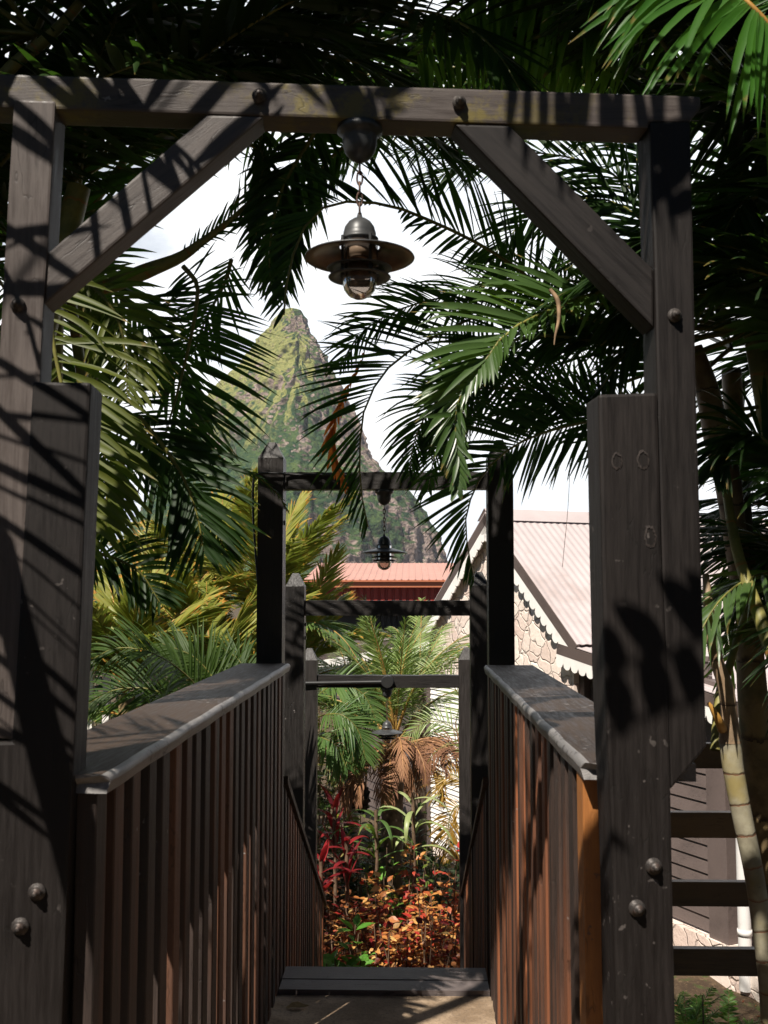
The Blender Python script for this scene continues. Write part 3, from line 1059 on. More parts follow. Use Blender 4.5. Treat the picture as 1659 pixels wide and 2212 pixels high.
def gate_prism(name, poly, depth, mat, off=0.0, bev=0.004):
    bm = bmesh.new()
    bm_prism(bm, [gp(a, b, off) for a, b in poly], (0, depth, 0))
    bmesh.ops.recalc_face_normals(bm, faces=bm.faces)
    if bev:
        bmesh.ops.bevel(bm, geom=list(bm.edges), offset=bev, segments=2, affect='EDGES', profile=0.6)
    me = bpy.data.meshes.new(name)
    bm.to_mesh(me)
    bm.free()
    me.materials.append(MATS[mat])
    o = bpy.data.objects.new(name, me)
    COL.objects.link(o)
    return o


def gate_part(*a, parent=near, **k):
    o = gate_prism(*a, **k)
    o.parent = parent
    return o


gate_part('lintel', [(-70, 156.5), (1514, 207), (1515, 232), (1491, 263), (1402, 263), (1402, 277), (-70, 229)], 0.057, 'gate wood level')
gate_part('post', [(30, 216), (121, 219), (103, 548), (93, 690), (84, 900), (76, 1200), (66, 1600), (-70, 1590), (-45, 1400), (-5, 830), (10, 560)], 0.066, 'gate wood upright', off=-0.0025)
gate_part('post', [(1403, 264), (1490.5, 264), (1494, 400), (1503, 830), (1521, 1450), (1526, 1612), (1447, 1707), (1436, 1500), (1420, 900), (1413, 580)], 0.066, 'dark gate wood', off=-0.0025)
gate_part('brace', [(445, 247), (571, 250), (95, 656), (101, 546)], 0.055, 'brace wood', off=0.0015)
gate_part('brace', [(982, 266), (1102, 270), (1413, 581), (1413, 707)], 0.055, 'dark brace wood', off=0.0015)


def bolt(parent, c, s=1.0, n=(0, -1, 0)):
    """domed nut on a washer"""
    c = np.array(c, float)
    prof = [(0.0135, 0.001), (0.0135, -0.003), (0.0085, -0.0035), (0.0085, -0.010), (0.0072, -0.0125), (0.004, -0.0135), (0.004, -0.017), (0.0025, -0.018), (0, -0.018)]
    V, F = [], []
    seg = 12
    for r, h in prof:
        for k in range(seg):
            a = 2 * math.pi * k / seg
            V.append((c[0] + s * r * math.cos(a), c[1] + s * h, c[2] + s * r * math.sin(a)))
    for i in range(len(prof) - 1):
        for k in range(seg):
            l = (k + 1) % seg
            F.append((i * seg + k, i * seg + l, (i + 1) * seg + l, (i + 1) * seg + k))
    me = bpy.data.meshes.new('bolt')
    me.from_pydata(V, [], F)
    for p in me.polygons:
        p.use_smooth = True
    me.materials.append(MATS['bolt metal'])
    o = bpy.data.objects.new('bolt', me)
    COL.objects.link(o)
    o.parent = parent
    return o


for px, py in ((560, 210), (991, 224), (1455, 683), (40, 660)):
    bolt(near, gp(px, py, -0.004), 0.8)


# ================================================================== BALUSTRADES
def handrail(parent, x_in, x_out, y0, y1, z1, y0out, rnd=0.011, th=0.027, slope=0.0, endcut=0.035):
    """board with a worn rounded nose along its inner edge"""
    sg = 1 if x_out > x_in else -1
    prof = []                                     # (x, z) around the section
    for k in range(7):
        a = math.pi / 2 * k / 6
        prof.append((x_in + sg * rnd * (1 - math.sin(a)), -rnd + rnd * math.cos(a)))
    nose = len(prof)
    prof = [(x_out, 0.0)] + prof + [(x_in + sg * 0.004, -th), (x_out, -th)]
    bm = bmesh.new()
    ny = 26
    rows = []
    for q in range(ny + 1):
        u = q / ny
        row = []
        for x, z in prof:
            fx = abs((x - x_in) / (x_out - x_in))
            ys = y0 + (y0out - y0) * min(1, fx / 0.3) + endcut * max(0.0, 1 - fx / 0.10) 
            y = ys + (y1 - ys) * u
            row.append(bm.verts.new((x + 0.0015 * math.sin(q * 1.7) * (1 if fx < 0.1 else 0), y, z1 + z - slope * (y - y0))))
        rows.append(row)
    m = len(prof)
    for q in range(ny):
        for k in range(m):
            l = (k + 1) % m
            f_ = bm.faces.new((rows[q][k], rows[q][l], rows[q + 1][l], rows[q + 1][k]))
            f_.material_index = 1 if 1 <= k <= nose + 0 else 0
            f_.smooth = 1 <= k < nose
    a_ = bm.faces.new(rows[0])
    b_ = bm.faces.new(rows[-1][::-1])
    a_.material_index = b_.material_index = 1
    return from_bm('handrail', bm, ['handrail wood', 'worn rail edge'], parent)


def baluster_mesh(x0, x1, zl, zh, zh2, w=0.052):
    bm = bmesh.new()
    bm_prism(bm, [(x0, 0, zl), (x1, 0, zl), (x1, 0, zh), (x0, 0, zh)], (0, w, 0))
    for v in bm.verts:
        if v.co.z > (zl + zh) / 2 and v.co.y > w / 2:
            v.co.z = zh2
    bmesh.ops.recalc_face_normals(bm, faces=bm.faces)
    bmesh.ops.bevel(bm, geom=list(bm.edges), offset=0.002, segments=1, affect='EDGES')
    me = bpy.data.meshes.new('baluster')
    bm.to_mesh(me)
    bm.free()
    return me


lb = thing('balustrade', 'dark slatted footbridge balustrade on the left side, orange sun patches low on its slats', 'balustrade', (-0.46, 1.5, 0), 0, 'balustrades of the footbridge')
rb = thing('balustrade', 'dark slatted footbridge balustrade on the right side with an orange slat by its post', 'balustrade', (0.285, 1.6, 0), 0, 'balustrades of the footbridge')
handrail(lb, -0.425, -0.603, 1.462, 3.755, 1.10, 1.50)
handrail(rb, 0.262, 0.432, 1.592, 3.69, 1.10, 1.605)


def balusters(parent, x0, x1, ys, zl, zh, mat, w=0.052, jz=0.0):
    me = baluster_mesh(x0, x1, zl, zh, zh, w)
    me.materials.append(MATS[mat])
    for k, y in enumerate(ys):
        o = bpy.data.objects.new('baluster', me)
        COL.objects.link(o)
        o.parent = parent
        o.location = (rng.uniform(-0.0015, 0.0015), y - parent.location.y + rng.uniform(-0.005, 0.005), 0)
        o.rotation_euler = (0, 0, rng.uniform(-0.012, 0.012))


L0 = lb.location
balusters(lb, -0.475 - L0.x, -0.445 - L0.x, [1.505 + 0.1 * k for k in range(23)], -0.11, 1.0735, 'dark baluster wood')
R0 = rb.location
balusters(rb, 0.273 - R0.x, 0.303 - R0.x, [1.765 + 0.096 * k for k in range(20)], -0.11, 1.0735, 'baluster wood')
me_b = baluster_mesh(0.270 - R0.x, 0.300 - R0.x, -0.11, 1.0735, 1.0735, 0.06)
me_b.materials.append(MATS['orange slat wood'])
ob = bpy.data.objects.new('baluster', me_b)
COL.objects.link(ob)
ob.parent = rb
ob.location = (0, 1.655 - R0.y, 0)
ob['label'] = 'bright orange slat at the near end of the row'


def gate_world_part(name, poly, depth, mat, parent, off=0.0, bev=0.005):
    o = gate_prism(name, poly, depth, mat, off, bev)
    M = Matrix.Translation(-parent.location) @ GM
    o.data.transform(M)
    o.parent = parent
    return o


def on_gate(px, py, off=0.0):
    return GM @ Vector(gp(px, py, off))


nl = gate_world_part('newel_post', [(72, 826), (198, 827), (184, 1130), (170, 1450), (152, 1830), (136, 2212), (128, 2420), (-70, 2420), (-62, 1603), (27, 1600), (37, 1440), (54, 1130)], 0.088, 'dark gate wood', lb, -0.006)
nr = gate_world_part('newel_post', [(1291, 853), (1418, 849), (1427, 1200), (1440, 1451), (1447, 1712), (1457, 2212), (1461, 2420), (1334, 2420), (1328, 2212), (1322, 1882), (1312, 1642), (1304, 1451), (1298, 1200)], 0.074, 'dark gate wood', rb, -0.006)
for par, pts_ in ((lb, ((83, 1923), (47, 1997))), (rb, ((1408, 1868), (1372, 1958)))):
    for px, py in pts_:
        # bolts sit on the face of the rotated newel
        b = bolt(par, (0, 0, 0), 0.9)
        w_ = on_gate(px, py, -0.0075)
        b.data.transform(Matrix.Rotation(GA, 4, 'Z'))
        b.location = w_ - par.location
# knots that show through the paint of the right newel
for px, py, rr, sq in ((1330, 997, 0.0085, 1.5), (1386, 995, 0.0095, 1.55), (1402, 1160, 0.009, 1.9)):
    bm = bmesh.new()
    o_, i_ = [], []
    for k in range(26):
        a = 2 * math.pi * k / 26
        w1 = rr * (1 + rng.uniform(-0.1, 0.1))
        w2 = w1 * rng.uniform(0.66, 0.84)
        o_.append(bm.verts.new(Matrix.Rotation(GA, 3, 'Z') @ Vector((w1 * math.cos(a), 0, sq * w1 * math.sin(a)))))
        i_.append(bm.verts.new(Matrix.Rotation(GA, 3, 'Z') @ Vector((w2 * math.cos(a), -0.0004, sq * w2 * math.sin(a)))))
    for k in range(26):
        l = (k + 1) % 26
        bm.faces.new((o_[k], o_[l], i_[l], i_[k]))
    kn = from_bm('knot', bm, 'knot wood', None)
    kn.parent = rb
    kn.location = on_gate(px, py, -0.0068) - rb.location

# the step board that closes the walkway
sb = thing('step_board', 'dark weathered plank laid across the end of the walkway above the steps', 'plank', (-0.09, 3.73, 0))
box('plank', -0.442, 0.270, 3.625, 3.715, -0.05, 0.016, 'board wood', sb, 0.004)
box('plank', -0.442, 0.270, 3.719, 3.835, -0.05, 0.018, 'board wood', sb, 0.004)


# stair balustrades, sloping down beyond the board
def stair_rail(xi, xo, label, ya, za, yb, zb):
    t = thing('stair_balustrade', label, 'balustrade', (xi, ya, za), 0, 'sloping balustrades of the garden steps')
    sl_ = (za - zb) / (yb - ya)
    sg = 1 if xo > xi else -1
    bm = bmesh.new()
    bm_prism(bm, [(xi - sg * 0.012, ya, za), (xo + sg * 0.03, ya, za), (xo + sg * 0.03, yb, zb), (xi - sg * 0.012, yb, zb)], (0, 0, -0.028))
    o = from_bm('handrail', bm, 'handrail wood', t, 0.003)
    n = int((yb - ya) / 0.092)
    me = baluster_mesh(xi - t.location.x, xo - t.location.x, -0.93, -0.031, -0.031 - sl_ * 0.046, 0.046)
    me.materials.append(MATS['baluster wood'])
    for k in range(n):
        y = ya + 0.03 + k * (yb - ya - 0.06) / n
        b = bpy.data.objects.new('baluster', me)
        COL.objects.link(b)
        b.parent = t
        b.location = (0, y - ya, -sl_ * (y - ya))
    return t


stair_rail(-0.455, -0.480, 'thin slatted stair balustrade sloping down to the garden along the left side of the steps', 3.86, 0.684, 5.72, -0.298)
stair_rail(0.280, 0.305, 'thin slatted stair balustrade sloping down to the garden along the right side of the steps', 3.86, 0.684, 6.02, -0.42)


# ================================================================== FAR GATES
def pyramid_post(parent, x0, x1, y0, y1, zl, zs, za, mat):
    bm = bmesh.new()
    a = [bm.verts.new(p) for p in ((x0, y0, zl), (x1, y0, zl), (x1, y1, zl), (x0, y1, zl))]
    b = [bm.verts.new(p) for p in ((x0, y0, zs), (x1, y0, zs), (x1, y1, zs), (x0, y1, zs))]
    cx, cy, e = (x0 + x1) / 2, (y0 + y1) / 2, 0.013
    c = [bm.verts.new(p) for p in ((cx - e, cy - e, za), (cx + e, cy - e, za), (cx + e, cy + e, za), (cx - e, cy + e, za))]
    for lo, hi in ((a, b), (b, c)):
        for k in range(4):
            l = (k + 1) % 4
            bm.faces.new((lo[k], lo[l], hi[l], hi[k]))
    bm.faces.new(c)
    bm.faces.new(a[::-1])
    return from_bm('post', bm, mat, parent, 0.0025, 2)


def rough_beam(parent, x0, x1, y0, y1, z0, z1, mat):
    bm = bmesh.new()
    n = 24
    rows = []
    for k in range(n + 1):
        x = x0 + (x1 - x0) * k / n
        w = 0.003 * mnoise.noise((x * 9, y0, 1)) + 0.002 * mnoise.noise((x * 31, y0, 2))
        rows.append([bm.verts.new(p) for p in ((x, y0, z0), (x, y0 - 0.0, z1 + w), (x, y1, z1 + w), (x, y1, z0))])
    for k in range(n):
        for q in range(4):
            l = (q + 1) % 4
            bm.faces.new((rows[k][q], rows[k][l], rows[k + 1][l], rows[k + 1][q]))
    bm.faces.new(rows[0])
    bm.faces.new(rows[-1][::-1])
    return from_bm('lintel', bm, mat, parent, 0.002, 1)


def far_gate(Y, L, Rr, zb, zs, za, b0, b1, th, bth, label):
    t = thing('post_gateway', label, 'gateway', ((L[1] + Rr[0]) / 2, Y, zb), 0, 'post gateways down the steps')
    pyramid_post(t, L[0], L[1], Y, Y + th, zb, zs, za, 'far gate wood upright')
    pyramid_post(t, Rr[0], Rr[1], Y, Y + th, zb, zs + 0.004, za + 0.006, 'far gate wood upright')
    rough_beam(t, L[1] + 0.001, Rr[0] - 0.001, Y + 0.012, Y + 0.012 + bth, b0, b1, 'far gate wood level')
    return t


g2 = far_gate(3.78, (-0.552, -0.459), (0.288, 0.380), -0.5, 1.846, 1.908, 1.731, 1.793, 0.095, 0.062, 'tallest of the dark post gateways, standing at the end of the handrails')
g3 = far_gate(4.68, (-0.555, -0.470), (0.2746, 0.3600), -1.1, 1.379, 1.439, 1.248, 1.316, 0.085, 0.06, 'middle post gateway without a lantern, half way down the steps below the red roof')
g4 = far_gate(5.60, (-0.578, -0.493), (0.266, 0.351), -1.35, 0.989, 1.051, 0.843, 0.909, 0.085, 0.06, 'lowest post gateway at the foot of the steps with a pipe along its beam')
# cable conduit wrapped round the left post of the tall gateway
tube('conduit', [(-0.545, 3.75, 1.40), (-0.565, 3.768, 1.62), (-0.566, 3.768, 1.755), (-0.556, 3.766, 1.782), (-0.53, 3.766, 1.787), (-0.455, 3.768, 1.786), (-0.43, 3.785, 1.784), (-0.20, 3.785, 1.782)], 0.0045, 'black conduit', g2, 6, 40)
# pipe and round junction box on the lowest gateway
tube('conduit', [(-0.575, 5.585, 0.868), (-0.3, 5.596, 0.872), (-0.13, 5.598, 0.875)], 0.011, 'black conduit', g4, 10, 12)
lathe('junction_box', [(0.0, 0.022), (0.030, 0.022), (0.034, 0.018), (0.034, -0.008)], (-0.115, 5.604, 0.876), 'black conduit', g4, 20, axis='Y', smooth=False)
# small hinges on the inner faces of the far posts
for gt, x, y, zs in ((g2, -0.4575, 3.80, (1.66, 1.60)), (g2, 0.2865, 3.80, (1.66, 1.60)), (g3, -0.4685, 4.70, (1.20, 1.14))):
    for z in zs:
        box('bolt', min(x, x + 0.006), max(x, x + 0.006), y, y + 0.016, z, z + 0.016, 'black conduit', gt, 0.002)


# ================================================================== LANTERNS
def lantern(top, chain, label):
    """marine style pendant: cup, chain, dome, wide shade, cage with two rings, glass"""
    x, y, z = top
    t = thing('hanging_lantern', label, 'lantern', top, 0, 'hanging lanterns under the gateway beams')
    lathe('mount', [(0, -0.001), (0.034, -0.001), (0.035, -0.010), (0.029, -0.014), (0.0262, -0.020), (0.0262, -0.030), (0.0225, -0.042), (0.0150, -0.0515), (0.006, -0.0565), (0, -0.057)], (x, y, z), 'lamp metal', t, 28)
    zc = z - 0.057
    n = max(3, int(round(chain / 0.0155)))
    hgt = chain / n
    V, F, U, bs = [], [], [], 0
    for k in range(n):
        a = np.linspace(0, 2 * np.pi, 17)
        px_ = 0.0042 * np.cos(a)
        pz = (hgt * 0.66) * np.sin(a)
        P = np.stack([px_ if k % 2 else 0 * a, 0 * a if k % 2 else px_, zc - hgt * (k + 0.5) + pz - zc], 1) + np.array((x, y, zc))
        v, f_, u = tube_geo(P, 0.0016, 5)
        V.append(v)
        F.append(f_ + bs)
        U.append(u)
        bs += len(v)
    mesh_obj('chain', np.vstack(V), np.vstack(F), 'lamp chain', t, uv=np.vstack(U), smooth=True)
    z0 = zc - chain
    lathe('dome', [(0, 0.004), (0.003, 0.003), (0.0045, -0.004), (0.010, -0.0065), (0.017, -0.0115), (0.0222, -0.019), (0.0248, -0.028), (0.0252, -0.035), (0.0285, -0.037), (0.0285, -0.0405), (0.020, -0.0405), (0, -0.0400)], (x, y, z0), 'lamp metal', t, 36)
    sh = lathe('shade', [(0.0300, -0.0500), (0.034, -0.0515), (0.050, -0.0555), (0.068, -0.0605), (0.0825, -0.0655), (0.0835, -0.0672), (0.0825, -0.0680), (0.067, -0.0632), (0.050, -0.0585), (0.034, -0.0545), (0.0300, -0.0500)], (x, y, z0), ['lamp metal', 'lamp underside'], t, 56, mi=[0, 0, 0, 0, 0, 0, 1, 1, 1, 1])
    for za, zb_, r in ((-0.0830, -0.0780, 0.049), (-0.0965, -0.0915, 0.0475)):
        lathe('ring', [(0.0290, zb_), (r - 0.004, za + 0.001), (r, za), (r - 0.001, za - 0.0015), (0.0290, zb_ - 0.003), (0.0290, zb_)], (x, y, z0), 'lamp metal', t, 44)
    for k in range(4):
        a = R(35 + 90 * k)
        tube('rod', [(x + 0.030 * math.cos(a), y + 0.030 * math.sin(a), z0 - 0.037), (x + 0.030 * math.cos(a), y + 0.030 * math.sin(a), z0 - 0.098)], 0.0026, 'lamp metal', t, 8)
    lathe('socket', [(0.016, -0.0405), (0.016, -0.050), (0.0185, -0.052), (0.0185, -0.064), (0.0135, -0.066), (0.0165, -0.072), (0.0180, -0.084), (0.0160, -0.094), (0.008, -0.099), (0, -0.0995)], (x, y, z0), ['lamp ceramic', 'lamp underside'], t, 28, mi=[0, 0, 0, 0, 1, 1, 1, 1, 1])
    lathe('glass', [(0.0262, -0.0405), (0.0262, -0.098), (0.0258, -0.106), (0.0232, -0.1165), (0.0170, -0.1245), (0.008, -0.1295), (0, -0.1305)], (x, y, z0), 'lamp glass', t, 36)
    return t


w = GM @ Vector((gp(779, 262)[0], 0.028, gp(779, 262)[2]))
zl_ = gp(779, 254)[2]
lantern((w.x, w.y, zl_ - 0.0005), 0.082, 'large black lantern with a wide brown shade hanging under the nearest timber beam')
p2 = at(830, 1060, 3.82)
lantern((p2[0], 3.823, 1.7305), 0.108, 'black lantern hanging in front of the mountain from the tallest post gateway')
p4 = at(836, 1490, 5.64)
lantern((p4[0], 5.642, 0.8425), 0.115, 'small lantern hanging in front of the brown palm skirt from the lowest gateway')
# ================================================================== STONE HOUSE
HA = np.array((2.09, 7.1))
HU = np.array((-0.444, 0.896))
HV = np.array((0.896, 0.444))


def hpt(s, q, z):
    p = HA + s * HU + q * HV
    return (p[0], p[1], z)


house = thing('gable_house', 'stone gable house with pale pink metal roof and white scalloped trim', 'house', hpt(3.03, 0.15, -1.35))


def hprism(name, poly, q0, q1, mat, bevel=0.003, parent=house):
    d = (q1 - q0) * HV
    return prism(name, [hpt(s, q0, z) for s, z in poly], (d[0], d[1], 0), mat, parent, bevel)


SR, ZR, SE0, SE1, ZE = 3.03, 2.08, 1.585, 4.475, 0.915
hprism('gable_wall', [(1.75, -1.5), (4.31, -1.5), (4.31, 0.93), (3.03, 1.97), (1.75, 0.93)], 0.05, 0.30, 'rubble stone', 0)


def roof_sheet(name, s0, z0, s1, z1, q0, q1, mat, parent, pitch=0.076, amp=0.0032, th=0.006):
    """corrugated sheet running from (s0,z0) down to (s1,z1)"""
    n = int((q1 - q0) / pitch * 8)
    q = np.linspace(q0, q1, n + 1)
    d = np.array((s1 - s0, z1 - z0))
    nn = np.array((-d[1], d[0])) / np.hypot(*d)
    if nn[1] < 0:
        nn = -nn
    w = amp * np.sin(2 * np.pi * (q - q0) / pitch)
    V = []
    for lift in (0, -th):
        for (s, z) in ((s0, z0), (s1, z1)):
            for k in range(n + 1):
                V.append(hpt(s + nn[0] * (w[k] + lift), q[k], z + nn[1] * (w[k] + lift)))
    m = n + 1
    F = []
    for k in range(n):
        F.append((k, k + 1, m + k + 1, m + k))
        F.append((2 * m + k, 3 * m + k, 3 * m + k + 1, 2 * m + k + 1))
        F.append((m + k, m + k + 1, 3 * m + k + 1, 3 * m + k))
    F.append((0, m, 3 * m, 2 * m))
    F.append((n, 2 * m + n, 3 * m + n, m + n))
    return mesh_obj(name, V, F, mat, parent)


roof = roof_sheet('roof', SR, ZR + 0.02, SE0, ZE + 0.012, -0.032, 4.4, 'pink roof metal', house)
roof_sheet('roof', SR, ZR + 0.02, SE1, ZE + 0.012, -0.03, 4.4, 'pink roof metal', house)
# folded ridge cap
mesh_obj('ridge_cap', [hpt(SR, -0.04, ZR + 0.055), hpt(SR - 0.13, -0.04, ZR - 0.062), hpt(SR + 0.13, -0.04, ZR - 0.062), hpt(SR, 4.42, ZR + 0.055), hpt(SR - 0.13, 4.42, ZR - 0.062), hpt(SR + 0.13, 4.42, ZR - 0.062)],
         [(0, 1, 4, 3), (0, 3, 5, 2)], 'pink roof metal', house)


def rake(s0, z0, s1, z1, q, h, t, mat, name, scal=0.0, pitch=0.115, top=0.0):
    """board along the line (s0,z0)-(s1,z1); scal > 0 gives it a scalloped lower edge"""
    a, b = np.array((s0, z0)), np.array((s1, z1))
    d = b - a
    L = np.hypot(*d)
    d = d / L
    nn = np.array((d[1], -d[0]))
    if nn[1] > 0:
        nn = -nn
    pts = [a + nn * top, b + nn * top]
    if scal:
        n = max(3, int(L / pitch))
        low = []
        for k in range(n):
            for e in range(7):
                u = (k + e / 7) / n
                low.append(a + d * L * u + nn * (top + h - scal + scal * math.sqrt(max(0.0, 1 - (2 * e / 7 - 1) ** 2))))
        low.append(b + nn * (top + h - scal))
        pts += low[::-1]
    else:
        pts += [b + nn * (top + h), a + nn * (top + h)]
    return hprism(name, [tuple(p) for p in pts], q, q + t, mat, 0)


for sa, sb_ in ((SE0, SR), (SE1, SR)):
    rake(sb_, ZR, sa, ZE, -0.036, 0.085, 0.03, 'fascia wood', 'fascia')
    rake(sb_, ZR, sa, ZE, -0.034, 0.105, 0.014, 'white paint', 'scalloped_trim', 0.045, 0.105, top=0.0865)
    rake(sb_, ZR - 0.10, sa, ZE - 0.10, 0.10, 0.07, 0.03, 'house brown wood', 'purlin')
# shallow gallery roofs on both sides
for s0, z0, s1, z1, nm in ((1.86, 0.925, -0.75, 0.545, 0), (4.20, 0.93, 7.3, 0.54, 1)):
    roof_sheet('gallery_roof', s0, z0 + 0.015, s1, z1 + 0.015, -0.03, 3.2, 'pink roof metal', house)
    rake(s0, z0, s1, z1, -0.037, 0.088, 0.03, 'fascia wood', 'fascia')
    rake(s0, z0, s1, z1, -0.036, 0.105, 0.014, 'white paint', 'scalloped_trim', 0.045, 0.105, top=0.0895)


def clapboard(s0, s1, z0, z1, q, mat, pitch=0.098, parent=house, name='clapboard_wall'):
    bm = bmesh.new()
    z = z0
    while z < z1 - 0.01:
        h = min(pitch, z1 - z)
        p = [hpt(s0, q - 0.014, z), hpt(s0, q - 0.001, z + h - 0.004), hpt(s0, q + 0.03, z + h - 0.004), hpt(s0, q + 0.03, z)]
        d = (s1 - s0) * HU
        bm_prism(bm, p, (d[0], d[1], 0))
        z += pitch
    return from_bm(name, bm, mat, parent, 0)


clapboard(0.30, 1.74, -1.0, 0.90, 0.17, 'house brown wood')
clapboard(-0.9, 0.115, -1.0, 0.66, 0.23, 'house brown wood')
clapboard(4.33, 7.2, -1.3, 0.86, 0.20, 'house brown wood')
hprism('corner_post', [(0.115, -1.25), (0.30, -1.25), (0.30, 0.74), (0.115, 0.72)], 0.12, 0.24, 'house brown wood')
hprism('corner_post', [(1.68, -1.25), (1.80, -1.25), (1.80, 0.86), (1.68, 0.86)], 0.10, 0.16, 'house brown wood')
hprism('stone_footing', [(-0.9, -1.6), (1.74, -1.6), (1.74, -1.02), (-0.9, -1.02)], 0.10, 0.3, 'rubble stone', 0)
# white louvred shutters and brown posts low on the gable wall
clapboard(2.05, 3.02, -1.2, 0.40, 0.03, 'white paint', 0.05, name='louvred_shutter')
clapboard(3.14, 4.25, -1.2, 0.40, 0.03, 'white paint', 0.05, name='louvred_shutter')
for s in (1.98, 3.08, 4.31):
    hprism('corner_post', [(s - 0.055, -1.3), (s + 0.055, -1.3), (s + 0.055, 0.46), (s - 0.055, 0.46)], -0.012, 0.049, 'house brown wood')
# the downpipe with its elbow
dx = hpt(-0.055, 0.10, 0)
tube('downpipe', [(dx[0] - 0.10, dx[1] - 0.02, 0.62), (dx[0] - 0.10, dx[1] - 0.02, 0.50), (dx[0] - 0.07, dx[1] - 0.02, 0.42), (dx[0], dx[1], 0.36), (dx[0], dx[1], 0.28), (dx[0], dx[1], -0.4), (dx[0], dx[1], -1.25)], 0.043, 'white pipe', house, 20, 46)
lathe('pipe_collar', [(0.0435, 0.02), (0.048, 0.02), (0.048, -0.02), (0.0435, -0.02)], (dx[0], dx[1], -0.88), 'white pipe', house, 20)

# ================================================================== RED ROOFED BUILDING
BY = 30.0
k_ = BY / FL


def bxz(px, py):
    p = at(px, py, BY)
    return p[0], p[2]


xl, zt = bxz(664, 1239)
xr = 6.0
_, z1_ = bxz(700, 1257)
_, z2_ = bxz(700, 1269)
_, z3_ = bxz(700, 1298)
shed = thing('red_roofed_building', 'long dark building with salmon metal roof and red corrugated upper wall below the mountain', 'building', (0, BY, -2.5))
# roof: a long slope that rises to its ridge behind, thick fascia in front
sl3 = prism('roof', [(xl - 0.05, BY - 0.8, z1_ + 0.0), (xr, BY - 0.8, z1_ + 0.0), (xr, BY + 5.0, z1_ + 0.62), (xl - 0.05, BY + 5.0, z1_ + 0.62)], (0, 0, 0.05), 'salmon roof metal', shed, 0)
nr_ = 46
V, F = [], []
for k in range(nr_ + 1):
    x = xl - 0.03 + (xr - xl) * k / nr_
    for dx_, dz_ in ((0, 0.051), (0.03, 0.064), (0.06, 0.051)):
        V += [(x + dx_, BY - 0.82, z1_ + dz_), (x + dx_, BY + 4.95, z1_ + 0.62 + dz_)]
    b_ = 6 * k
    F += [(b_, b_ + 2, b_ + 3, b_ + 1), (b_ + 2, b_ + 4, b_ + 5, b_ + 3)]
mesh_obj('roof_rib', V, F, 'salmon roof metal', shed)
box('gutter', xl, xr, BY - 0.94, BY - 0.865, z1_ - 0.005, z1_ + 0.035, 'orange fascia', shed, 0.01)
box('fascia', xl, xr, BY - 0.86, BY - 0.80, z2_ - 0.0, z1_ + 0.04, 'orange fascia', shed, 0.004)
prism('fascia', [(xl - 0.0, BY - 0.86, z1_ + 0.04), (xl + 0.17, BY - 0.86, z1_ - 0.0), (xl + 0.12, BY - 0.86, z3_), (xl - 0.05, BY - 0.86, z3_)], (0, 0.05, 0), 'orange fascia', shed, 0)


def ribbed(name, x0, x1, y, z0, z1, pitch, dep, mat, parent):
    n = int((x1 - x0) / pitch)
    V, F = [], []
    for k in range(n):
        a = x0 + k * pitch
        for xx, yy in ((a, y), (a + pitch * 0.55, y), (a + pitch * 0.62, y + dep), (a + pitch * 0.93, y + dep)):
            V.append((xx, yy, z0))
            V.append((xx, yy, z1))
    m = len(V) // 2
    for k in range(m - 1):
        F.append((2 * k, 2 * k + 2, 2 * k + 3, 2 * k + 1))
    return mesh_obj(name, V, F, mat, parent)


ribbed('red_wall', xl + 0.13, xr, BY - 0.62, z3_ - 0.35, z1_, 0.20, 0.05, 'red cladding', shed)
_, zb1 = bxz(700, 1330)
ribbed('cladding', xl + 1.5, xr, BY, -2.6, z3_ - 0.3, 0.16, 0.05, 'charcoal cladding', shed)
box('wall', xl + 0.1, xl + 1.5, BY - 0.02, BY + 4.5, -2.6, z3_ - 0.3, 'charcoal cladding', shed, 0)
box('wall', xl + 1.5, xr, BY + 0.1, BY + 4.5, -2.6, z1_ - 0.1, 'charcoal cladding', shed, 0)
wx0, wz1 = bxz(688, 1347)
wx1, wz0 = bxz(712, 1383)
fr_ = box('window', wx0 - 0.05, wx1 + 0.05, BY - 0.06, BY - 0.022, wz0 - 0.05, wz1 + 0.05, 'house brown wood', shed, 0)
pn = box('pane', wx0, wx1, BY - 0.066, BY - 0.063, wz0, wz1, 'dark glass', None, 0)
pn.parent = fr_
pn.matrix_parent_inverse = Matrix.Identity(4)
pn.data.transform(Matrix.Translation((0, -BY, 2.5)))

# ================================================================== FENCE
fence = thing('rail_fence', 'dark horizontal rail fence running off behind the pale ringed palm stem', 'fence', (1.3, 3.9, -0.9))
FY = 3.9
for k, (ya, yb) in enumerate(((1606, 1660), (1755, 1810), (1905, 1958), (2050, 2108))):
    z1 = at(1500, ya, FY)[2]
    z0 = at(1500, yb, FY)[2]
    box('rail', 0.62, 2.9, FY, FY + 0.032, z0, z1, 'fence wood', fence, 0.003)
for x in (0.66, 1.62, 2.6):
    box('post', x, x + 0.07, FY + 0.034, FY + 0.105, -1.0, 0.86, 'fence wood', fence, 0.003)

